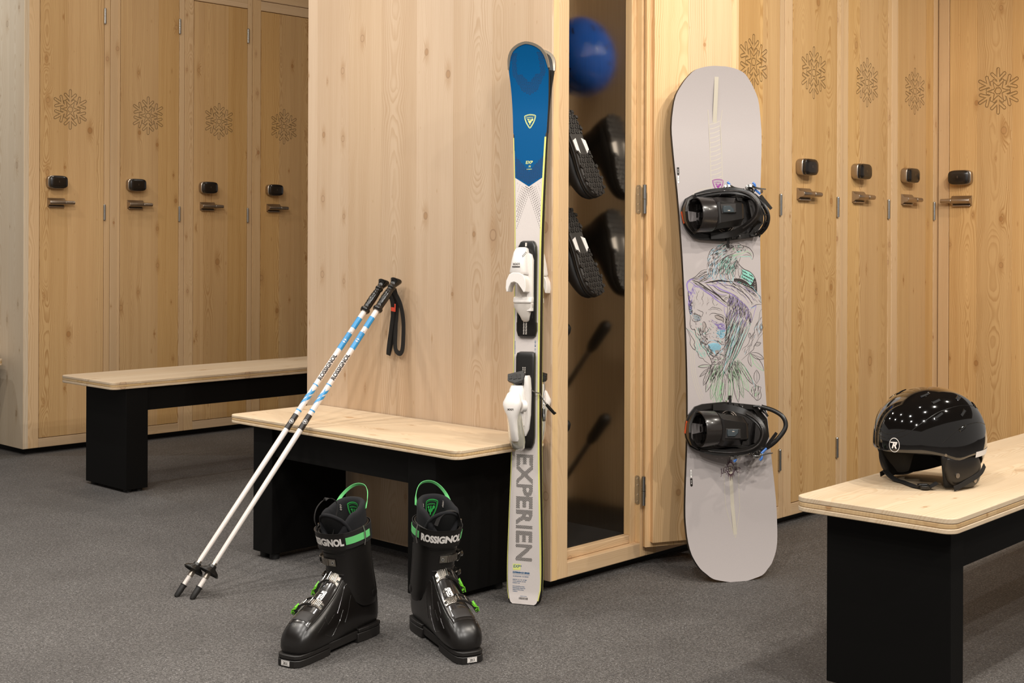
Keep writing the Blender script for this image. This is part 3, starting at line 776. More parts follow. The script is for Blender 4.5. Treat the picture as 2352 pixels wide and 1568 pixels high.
    while z > zc - .152:
        for c in range(-12, 13):
            x = (c + (.5 if r % 2 else 0)) * .0024
            if ins((zc - z) / sc_, x): dot(x, z, .0009, .00155, INK, .0009)
        z -= .0031; r += 1
    def line(s_, x, z, size, mat, bold=0, align=-1, rot=0, **kw):
        v, f, w = text(s_, size, bold, **kw); sh = w / 2 if align < 0 else 0
        if rot == 0: T = lambda p: S(x + p.x + sh, z + p.y, .0009)
        elif rot == 1: T = lambda p: S(x + p.y, z - p.x - sh, .0009)
        else: T = lambda p: S(x - p.x, z - p.y, .0009)
        m.add(v, f, mat, T)
    vv = [(-.0335, .109), (-.010, .110), (-.011, .093), (-.0335, .092)]
    m.add([S(a, b, .0007) for a, b in vv], [(3, 2, 1, 0)], LEM)
    line('EXP', -.032, .103, .008, NAVY, .02, shear=.15); line('76', -.013, .1045, .004, NAVY, .02, shear=.3)
    line('EXPERIENCE SERIES', -.0335, .086, .0042, NAVY, .05)
    m.add([S(-.0335, .081, .0008), S(.017, .081, .0008), S(.017, .0805, .0008), S(-.0335, .0805, .0008)], [(3, 2, 1, 0)], NAVY)
    for i, s_ in enumerate(('ALL MOUNTAIN - ALL RESORT', '', 'SIDECUT: 121 / 76 / 107 MM', 'TOTAL LENGTH: 154 CM', 'RADIUS: 12 M', '', 'ECO-CONSTRUCTION', 'REINFORCED HARDTOP', 'DRIVE TIP SOLUTION', 'CARBON')):
        if s_: line(s_, -.0335, .0755 - i * .0047, .0025, NAVY, .02)
    line('MADE IN SPAIN', 0, .0215, .002, NAVY, .01, 0)
    random.seed(4); xb = -.014
    while xb < .013:
        wb = random.choice((.0004, .0007, .0011)); m.add([S(xb, .0125, .0009), S(xb + wb, .0125, .0009), S(xb + wb, .0185, .0009), S(xb, .0185, .0009)], [(0, 1, 2, 3)], INK); xb += wb + random.choice((.0005, .0009))
    line('154 CM  12 / 76 / 107', .0265, .738, .0042, NAVY, .01, -1, 1, shear=.2)
    line('ECO-CONSTRUCTION', -.0345, .735, .0026, NAVY, .01, -1, 1)
    line('EXP', 0, 1.246, .0088, LEM, .02, 0, shear=.15); line('76', .001, 1.234, .0055, LEM, .01, 0, shear=.4); line('CARBON', 0, 1.226, .0028, LEM, .01, 0)
    for v, f in rooster(.033):
        if len(f) == 1: fan(m, [(p[0], p[1]) for p in v], LEM, lambda p: S(p.x, 1.366 + p.y, .0010))
        else: m.add(v, f, LEM, lambda p: S(p.x, 1.366 + p.y, .0010))
    m.obj('ski_body', t, 30)
    # metal tip guard
    m = MB(); zs2 = [1.513, 1.53, 1.54, 1.5525, 1.562, 1.568, 1.574, 1.578, 1.581, 1.5838, 1.585]
    path = [(-skw(z), z) for z in zs2] + [(skw(z), z) for z in zs2[::-1]]
    cx_, cz_ = 0, 1.50
    ri = []
    for x, z in path:
        dx, dz = cx_ - x, cz_ - z; l = math.hypot(dx, dz); k = .0075 * interp([(1.51, .25), (1.53, .75), (1.55, 1), (1.585, .8)], z)[0]
        xi, zi = x + dx / l * k, z + dz / l * k; xo, zo = x - dx / l * .0012, z - dz / l * .0012
        zq = min(zo, 1.585)
        ri.append([(xo, skbase(zq) + .0006, zo), (xo, sktop(zq) - .0012, zo), (xi, sktop(zi) - .0016, zi), (xi, skbase(zi) + .0006, zi)])
    m.loft(ri, TIPM); m.obj('tip_guard', t, 40)
    # toe binding
    def bx(m, x0, x1, h0, h1, z0, z1, mat): m.box((x0, sktop((z0 + z1) / 2) - h1, z0), (x1, sktop((z0 + z1) / 2) - h0, z1), mat)
    yt = sktop(.75)
    def pr(m, poly, h0, h1, mat):
        """outline (x, z) in the topsheet plane, raised h0..h1 above it"""
        m.prism([(x, z) for x, z in poly], 0, 1, mat, lambda p: (p.x, yt - 1.25 * (h0 if p.z < .5 else h1), p.y))
    def lf(m, secs, mat, n=24, k=3.2):
        """loft along z: rows (z, xc, halfwidth, h0, h1)"""
        rr = []
        for z, xc, w, h0, h1 in secs:
            h0 *= 1.25; h1 *= 1.25
            rr.append([(xc + w * abs(math.cos(a)) ** (2 / k) * (1 if math.cos(a) > 0 else -1), yt - (h0 + h1) / 2 + (h1 - h0) / 2 * abs(math.sin(a)) ** (2 / k) * (1 if math.sin(a) > 0 else -1), z) for a in [2 * PI * j / n for j in range(n)]])
        m.loft(rr, mat)
    m = MB()
    lf(m, [(1.020, .003, .016, -.002, .008), (1.016, .003, .021, -.002, .013), (1.003, .003, .0265, -.002, .015), (.98, .003, .028, -.002, .015), (.79, .003, .028, -.002, .015), (.787, .003, .030, -.002, .013), (.765, .003, .030, -.002, .012), (.750, .003, .026, -.002, .010), (.745, .003, .020, -.002, .005)], PLB, 28, 6)
    bx(m, .022, .0265, .012, .0225, .80, .99, PLB); bx(m, -.021, -.016, .012, .0215, .80, .99, PLB)
    for k in range(12):
        for c in (-.004, .003): bx(m, c, c + .003, .016, .0195 - .001 * (k % 2), .755 + k * .0042, .7575 + k * .0042, PLW2)
    bx(m, -.0015, .0035, .0180, .0195, .998, 1.014, PLW2)
    m.obj('toe_track', t, 40)
    m = MB()
    lf(m, [(1.000, -.004, .010, .014, .034), (.996, -.004, .0155, .012, .046), (.985, -.004, .019, .012, .054), (.96, -.005, .022, .012, .060), (.930, -.006, .0255, .014, .062), (.926, -.006, .0255, .016, .060), (.922, -.006, .024, .018, .056)], PLW)
    pr(m, [(x, z) for x, z in ((.010, .93), (.022, .955), (.026, .975), (.026, .82), (.010, .82))][::-1] if False else [(.012, .82), (.0265, .82), (.0265, .965), (.022, .98), (.012, .985)], .012, .030, PLW)
    crest = [(-.030, .922), (-.038, .905), (-.0395, .885), (-.037, .873), (-.0335, .874), (-.030, .888), (-.024, .899), (-.014, .9015), (-.004, .897), (.006, .884), (.014, .872), (.0185, .874), (.0200, .888), (.0185, .906), (.012, .920), (0, .926), (-.018, .927)]
    m2 = [(x + .003, z) for x, z in crest]
    bmv = MB(); fanp = m2
    # arched jaw: extruded crescent
    bm = bmesh.new(); vb = [bm.verts.new((x, yt - .078, z)) for x, z in m2]; fc = bm.faces.new(vb)
    ex = bmesh.ops.extrude_face_region(bm, geom=[fc]); vv = [g for g in ex['geom'] if isinstance(g, bmesh.types.BMVert)]
    bmesh.ops.translate(bm, verts=vv, vec=(0, .040, 0)); bmesh.ops.triangulate(bm, faces=[f for f in bm.faces if len(f.verts) > 4]); bmesh.ops.recalc_face_normals(bm, faces=bm.faces[:]); bm.verts.index_update()
    m.add([tuple(v.co) for v in bm.verts], [tuple(v.index for v in f.verts) for f in bm.faces], PLW); bm.free()
    m.obj('toe_piece', t, 50, bevel=.0018)
    m = MB()
    v, f, w = text('LOOK', .0055, .03)
    m.add(v, f, INK, lambda p: (-.006 - p.x, yt - .0782, .951 - p.y)); m.add(v, f, INK, lambda p: (.013 - (p.x * .7 - p.y * .7), yt - .069 + (p.x) * .0, .976 - (p.x * .7 + p.y * .7)))
    v, f = stroke([(-.018, .9435), (.006, .9435)], .0025); m.add(v, f, INK, lambda p: (p.x, yt - .0784, p.y))
    m.obj('toe_piece_print', t, 0)
    m = MB()
    lf(m, [(.925, .0, .016, .014, .034), (.90, .0, .018, .014, .030), (.87, .001, .0215, .013, .026), (.845, .002, .023, .013, .028)], PLW2)
    lf(m, [(.862, .0, .026, .014, .026), (.858, .0, .028, .013, .034), (.846, .0, .028, .013, .036), (.842, .0, .026, .014, .034)], PLW, 24, 6)
    lf(m, [(.8415, .0, .0285, .013, .033), (.83, .0, .027, .013, .032), (.818, .001, .020, .013, .029), (.806, .003, .014, .013, .026), (.795, .004, .0105, .013, .022), (.790, .004, .006, .013, .018)], PLW2, 24, 4)
    m.obj('sole_rest', t, 40, bevel=.001)
    # heel binding
    m = MB()
    lf(m, [(.706, .002, .018, -.002, .006), (.702, .002, .026, -.002, .012), (.69, .002, .028, -.002, .015), (.60, .002, .028, -.002, .015), (.47, .003, .028, -.002, .015), (.45, .003, .026, -.002, .013), (.436, .003, .020, -.002, .010), (.432, .003, .014, -.002, .004)], PLB, 28, 6)
    for k in range(14):
        for c in (-.0045, .0015): bx(m, c, c + .003, .016, .0192 + .0006 * (k % 2), .600 + k * .0046, .6026 + k * .0046, PLW2)
    m.obj('heel_track', t, 40)
    m = MB()
    T = Matrix.Translation((-.012, yt - .045, .632)) @ Matrix.Rotation(R(-14), 4, 'Y') @ Matrix.Rotation(R(-35), 4, 'X')
    poly = [(-.026, .018), (.020, .018), (.027, .006), (.020, -.016), (-.004, -.019), (-.026, -.004)]
    m.prism(poly[::-1], 0, .010, PLB, lambda p: T @ Vector((p.x, -p.z + .005, p.y)))
    for a, b, c, d_ in ((-.021, -.011, .010, -.002), (-.008, .004, .012, -.006), (.007, .016, .008, -.008)):
        m.prism([(a, d_), (b, d_), (b - .003, c), (a - .003, c)], 0, .0015, PLBM, lambda p: T @ Vector((p.x, -p.z - .0045, p.y)))
    m.obj('brake_pedal', t, 40, bevel=.0012)
    m = MB()
    if front:
        m.tube([(.016, yt - .030, .618), (.024, yt - .028, .60), (.038, yt - .018, .592), (.043, yt - .006, .590), (.048, yt + .006, .574), (.057, yt + .016, .556)], .0017, CHROME, 10)
        m.tube([(.056, yt + .015, .558), (.066, yt + .022, .545), (.076, yt + .03, .532), (.079, yt + .032, .535)], [.0042, .0048, .0044, .003], GLB, 12)
    m.tube([(.016, yt - .030, .618), (.010, yt - .038, .624), (-.01, yt - .04, .624)], .0017, CHROME, 10)
    if not front:
        m.tube([(-.035, yt - .030, .618), (-.040, yt - .02, .60), (-.043, yt - .006, .585), (-.046, yt + .006, .565), (-.050, yt + .016, .545)], .0017, CHROME, 10)
        m.tube([(-.050, yt + .015, .546), (-.052, yt + .022, .53), (-.055, yt + .026, .512)], [.0042, .0048, .0044], GLB, 12)
    m.obj('brake_arm', t, 50)
    m = MB()
    lf(m, [(.640, .017, .004, .018, .040), (.632, .017, .007, .015, .042), (.60, .017, .009, .013, .040), (.585, .015, .011, .013, .036), (.53, .012, .013, .013, .034), (.49, .010, .010, .013, .028), (.47, .004, .006, .013, .022)], PLW, 20, 3)
    lf(m, [(.612, -.010, .018, .014, .045), (.60, -.010, .022, .014, .050), (.585, -.009, .022, .014, .055), (.56, -.008, .024, .014, .058), (.53, -.006, .020, .014, .055), (.50, -.004, .014, .014, .044)], PLW)
    m.cyl((.018, yt - .058, .556), (.009, yt - .069, .556), .0165, PLW, 28); m.cyl((.009, yt - .069, .556), (.0082, yt - .0698, .556), .009, PLW2, 20)
    m.obj('heel_piece', t, 45, bevel=.001)
    m = MB()
    lf(m, [(.596, -.010, .012, .050, .062), (.59, -.010, .018, .050, .068), (.575, -.010, .0235, .052, .074), (.568, -.0105, .0265, .052, .076), (.560, -.011, .0265, .052, .078), (.545, -.011, .022, .050, .078), (.53, -.010, .015, .048, .076), (.515, -.010, .0115, .046, .073), (.490, -.0095, .0115, .040, .066), (.465, -.009, .012, .034, .058), (.458, -.009, .010, .034, .054)], PLW, 28, 2.6)
    v, f, w = text('LOOK', .0048, .04); m.add(v, f, INK, lambda p: (-.010 - p.x, yt - .0982, .548 - p.y))
    m.obj('heel_housing', t, 50)
    m = MB()
    lf(m, [(.560, -.012, .018, .046, .060), (.54, -.0115, .0215, .042, .060), (.51, -.010, .0215, .034, .058), (.48, -.009, .0225, .026, .054), (.455, -.008, .022, .02, .048), (.438, -.007, .0175, .018, .040), (.430, -.006, .010, .018, .032)], TRANS, 28, 2.8)
    m.obj('heel_lever', t, 50)
    return t
make_ski('blue and white ski facing the viewer, leaning at the corner beside the open locker', SKIM)
make_ski('second ski of the pair, standing base to base behind the blue and white front ski', SKIM @ Matrix.Translation((0, .0015, 0)) @ Matrix.Rotation(PI, 4, 'Z'), False)
# ---------------------------------------------------------------- snowboard leaning on the open door
SBW = plain('snowboard_topsheet', 'b0a8a6', .34, coat=.2); CREAM = plain('faint_cream_print', 'beb6a6', .35)
SBE = plain('black_board_edge', '1d1a19', .4)
A_K = plain('artwork_black_ink', '2a2220', .5); A_G = plain('artwork_grey_wash', '9a908b', .5)
A_P = plain('artwork_violet_foil', '8a78b4', .35); A_B = plain('artwork_sky_foil', '8bbdd0', .35); A_T = plain('artwork_teal_foil', '86c4b4', .35); A_N = plain('artwork_green_foil', '94c596', .35)
PURP = plain('magenta_print', '8c2f8a', .4); DKR = plain('dark_plum_print', '4a2338', .45)
SBM = frame((3.3509, 2.2617, -.0036), (.8828, -.4697, -.0029), (.0471, .0824, .9955))
SBL = 1.572
SBT = [(0, .030), (.003, .046), (.012, .082), (.028, .104), (.046, .123), (.085, .144), (.122, .152), (.16, .1548), (.198, .156), (.256, .1535), (.333, .1475), (.41, .1415), (.51, .136), (.65, .1325), (.795, .1325), (.94, .134), (1.018, .1365), (1.17, .1435), (1.247, .1495), (1.325, .155), (1.38, .157), (1.44, .1515), (1.48, .143), (1.518, .1215), (1.538, .1055), (1.557, .084), (1.568, .051), (1.572, .022)]
def sbw(z): return interp(SBT, z)[0]
def sbb(z): return -.030 * max(0, (.20 - z) / .20) ** 2 - .036 * max(0, (z - 1.36) / .212) ** 2
def sbt(x, z): return sbb(z) - .0095
board = thing('snowboard', 'pale lilac-white snowboard with eagle and skull artwork leaning on the open door', 'snowboard', M=SBM)
m = MB()
zs = [0, .0006, .0014, .003, .005, .007, .0095, .012, .016, .02, .024, .028, .0325, .037, .0415, .046, .055, .065, .075, .085, .103, .122, .14, .16, .18, .198] + [.23 + .05 * i for i in range(23)] + [1.36, 1.38, 1.41, 1.44, 1.46, 1.48, 1.49, 1.50, 1.51, 1.518, 1.525, 1.532, 1.538, 1.545, 1.551, 1.557, 1.5605, 1.564, 1.568, 1.5695, 1.571, 1.572]
rg = []
for z in zs:
    w = sbw(z); b = sbb(z); t_ = b - .0095
    rg.append([(-w, b, z), (-w * .5, b, z), (0, b, z), (w * .5, b, z), (w, b, z), (w, b - .003, z), (w - .0012, t_, z), (w * .5, t_, z), (0, t_, z), (-w * .5, t_, z), (-w + .0012, t_, z), (-w, b - .003, z)])
n = 12; vs = [p for r in rg for p in r]; f1 = []; f2 = []
for i in range(len(zs) - 1):
    for j in range(n):
        q = (i * n + j, i * n + (j + 1) % n, (i + 1) * n + (j + 1) % n, (i + 1) * n + j)
        (f1 if 6 <= j <= 9 else f2).append(q)
f2.append(tuple(range(n))[::-1]); f2.append(tuple((len(zs) - 1) * n + i for i in range(n)))
m.add(vs, f2, SBE); o_ = len(m.v) - len(vs); k_ = m.mat(SBW)
for f in f1: m.f.append([i + o_ for i in f]); m.mi.append(k_)
SS = lambda x, z, off=.0003: Vector((x, sbt(x, z) - off * .45, z))
def deco(pts, w, mat, off=.0006, closed=False):
    v, f = stroke(pts, w, closed); m.add(v, f, mat, lambda p: SS(p.x, p.y, off))
# faint cream emblem of a tall column with wings
for x0 in (-.028, .012): deco([(x0 + .004, .92 + .02 * i) for i in range(0)] or [(x0, 1.19), (x0 + .001, 1.30), (x0, 1.40), (x0 - .004 if x0 < 0 else x0 + .006, 1.44)], .002, CREAM)
for i in range(13): deco(bez([(-.026, 1.22 + i * .0145), (-.008, 1.224 + i * .0145), (.010, 1.232 + i * .0145)], 4), .0022, CREAM, .0004)
deco([(-.008, 1.40), (-.008, 1.54)], .014, CREAM, .0002)
deco(bez([(-.10, 1.165), (-.075, 1.185), (-.03, 1.196)], 5), .0015, CREAM); deco(bez([(.014, 1.196), (.06, 1.185), (.095, 1.160)], 5), .0015, CREAM)
for s_ in (-1, 1): deco(bez([(s_ * .024 + .004, .34), (s_ * .024 + .004, .24), (s_ * .020 + .006, .20), (.008, .125)], 6), .0016, CREAM)
deco([(.002, .34), (.004, .22), (.008, .135)], .012, CREAM, .0002)
for r in (.155, .165, .175): deco([(-.01 + r * .62 * math.cos(a), .66 + r * math.sin(a)) for a in [2.5 + .1 * i for i in range(15)]], .0012, CREAM, .0003)
# small labels near the edge
for (x, z, a, b) in ((-.139, 1.245, 0, 1), (-.131, .325, 1, 0)):
    for k, mt, z0 in ((0, a, 0), (1, b, -.026)):
        pl = [(x - .0035, z + z0 + .011), (x + .0035, z + z0 + .011), (x + .0035, z + z0 - .011), (x, z + z0 - .0135), (x - .0035, z + z0 - .011)]
        fan(m, pl[::-1], INK if mt == (0 if k else 0) and (k == 0) == (a == 0) else INKW, lambda p: SS(p.x, p.y, .0006))
        deco(pl, .0008, INK, .0008, True)
        v, f, w = text('155 CM', .0028, .01); m.add(v, f, INK if (k == 0) != (a == 0) else INKW, lambda p: SS(x + p.y, z + z0 - p.x, .0010))
for v, f in rooster(.036):
    T = lambda p: SS(-.004 + p.x, 1.203 + p.y, .0008)
    if len(f) == 1: fan(m, [(p[0], p[1]) for p in v], PURP, T)
    else: m.add(v, f, PURP, T)
v, f, w = text('JUGGERNAUT', .0155, .0, .86); m.add(v, f, DKR, lambda p: SS(.002 + p.x * .56, .333 + p.y * 1.2 - 2.2 * p.x * p.x, .0008))
for k in range(26):
    a = 2 * PI * k / 26
    if abs(math.sin(a)) < .35: continue
    r0, r1 = .013, .024 + .004 * (k % 2)
    pts = [(.002 + math.cos(a) * r0 * .8, .333 + math.sin(a) * r0 * 1.3), (.002 + math.cos(a) * r1 * .62, .333 + math.sin(a) * r1 * 1.35)]
    deco(pts, [.0028, .0003], DKR, .0008)
# ---- artwork
AC = ((-0.13226, 0.00013392, -4.569e-06, -4.6085e-07), (1.0317, 9.0313e-07, -0.0001181, -1.228e-06))
def U2(u, v):
    q = (1, u, v, u * v * 1e-3)
    return (sum(a * b for a, b in zip(AC[0], q)), sum(a * b for a, b in zip(AC[1], q)))
UW = .00017
rs = random.Random(11)
def acol(u, v, base='K'):
    if base != 'K': return {'P': A_P, 'B': A_B, 'T': A_T, 'N': A_N, 'G': A_G}[base]
    if rs.random() < .80: return A_K
    if v < 1000: return A_T if u > 900 else A_B
    if v < 2150: return A_P
    if v < 3050: return A_B if u > 500 and rs.random() < .6 else A_T
    return A_N
def ink(pts, w=8, c='K', sm=4, closed=False, off=.0008):
    p = bez(list(pts) + ([pts[0]] if closed else []), sm) if sm > 1 else list(pts)
    if closed: p = p[:-1]
    k = len(p)
    ws = [w * UW * (1 if closed else (.35 + .65 * math.sin(PI * min(max(i / (k - 1), .04), .96)))) for i in range(k)]
    q = [U2(*a) for a in p]
    deco(q, ws, acol(*pts[len(pts) // 2], c), off, closed)
def fill(pts, c, off=.0005, sm=3):
    p = bez(list(pts) + [pts[0]], sm)[:-1]; q = [U2(*a) for a in p]
    ar = sum(q[i][0] * q[(i + 1) % len(q)][1] - q[(i + 1) % len(q)][0] * q[i][1] for i in range(len(q)))
    fan(m, q if ar < 0 else q[::-1], c, lambda p: SS(p.x, p.y, off))
def inside(pts, x, y):
    c = False; j = len(pts) - 1
    for i in range(len(pts)):
        if (pts[i][1] > y) != (pts[j][1] > y) and x < (pts[j][0] - pts[i][0]) * (y - pts[i][1]) / (pts[j][1] - pts[i][1]) + pts[i][0]: c = not c
        j = i
    return c
def scat(poly, nn, ang, ln, w, c='K', spread=12, bend=.15):
    x0, x1 = min(p[0] for p in poly), max(p[0] for p in poly); y0, y1 = min(p[1] for p in poly), max(p[1] for p in poly); k = 0
    while k < nn:
        x = rs.uniform(x0, x1); y = rs.uniform(y0, y1); k += 1
        if not inside(poly, x, y): continue
        a = R(ang(x, y) if callable(ang) else ang) + R(rs.uniform(-spread, spread)); l = ln * rs.uniform(.6, 1.2)
        dx, dy = math.cos(a) * l / 2, math.sin(a) * l / 2; bx = -dy * bend; by = dx * bend
        ink([(x - dx, y - dy), (x + bx, y + by), (x + dx, y + dy)], w * rs.uniform(.6, 1.2), c, 2)
def feather(x0, y0, x1, y1, w, hatch=9, c='K', lw=9, bend=0.0):
    dx, dy = x1 - x0, y1 - y0; l = math.hypot(dx, dy); nx, ny = -dy / l, dx / l
    def P(t, s_): 
        b = bend * l * math.sin(PI * t)
        return (x0 + dx * t + nx * (s_ * w / 2 + b), y0 + dy * t + ny * (s_ * w / 2 + b))
    prof = (lambda t: min(1, (t / .25 + .25)) * (1 if t < .7 else max(0, 1 - ((t - .7) / .3) ** 1.7))) if hatch else (lambda t: math.sin(PI * t) ** .9 if 0 < t < 1 else 0)
    L_ = [P(t, prof(t)) for t in (0, .2, .45, .7, .85, .95, 1)]; R_ = [P(t, -prof(t)) for t in (0, .2, .45, .7, .85, .95, 1)]
    ink(L_, lw, c, 3); ink(R_, lw, c, 3); ink([P(t, .05) for t in (0, .4, .8, .96)], lw * .6, c, 2)
    for i in range(hatch):
        t = rs.uniform(.0, .8); s_ = rs.choice((-1, 1)) * rs.uniform(.15, .75)
        ink([P(t, s_), P(min(1, t + .14), s_ * .9)], lw * .55, c, 1)
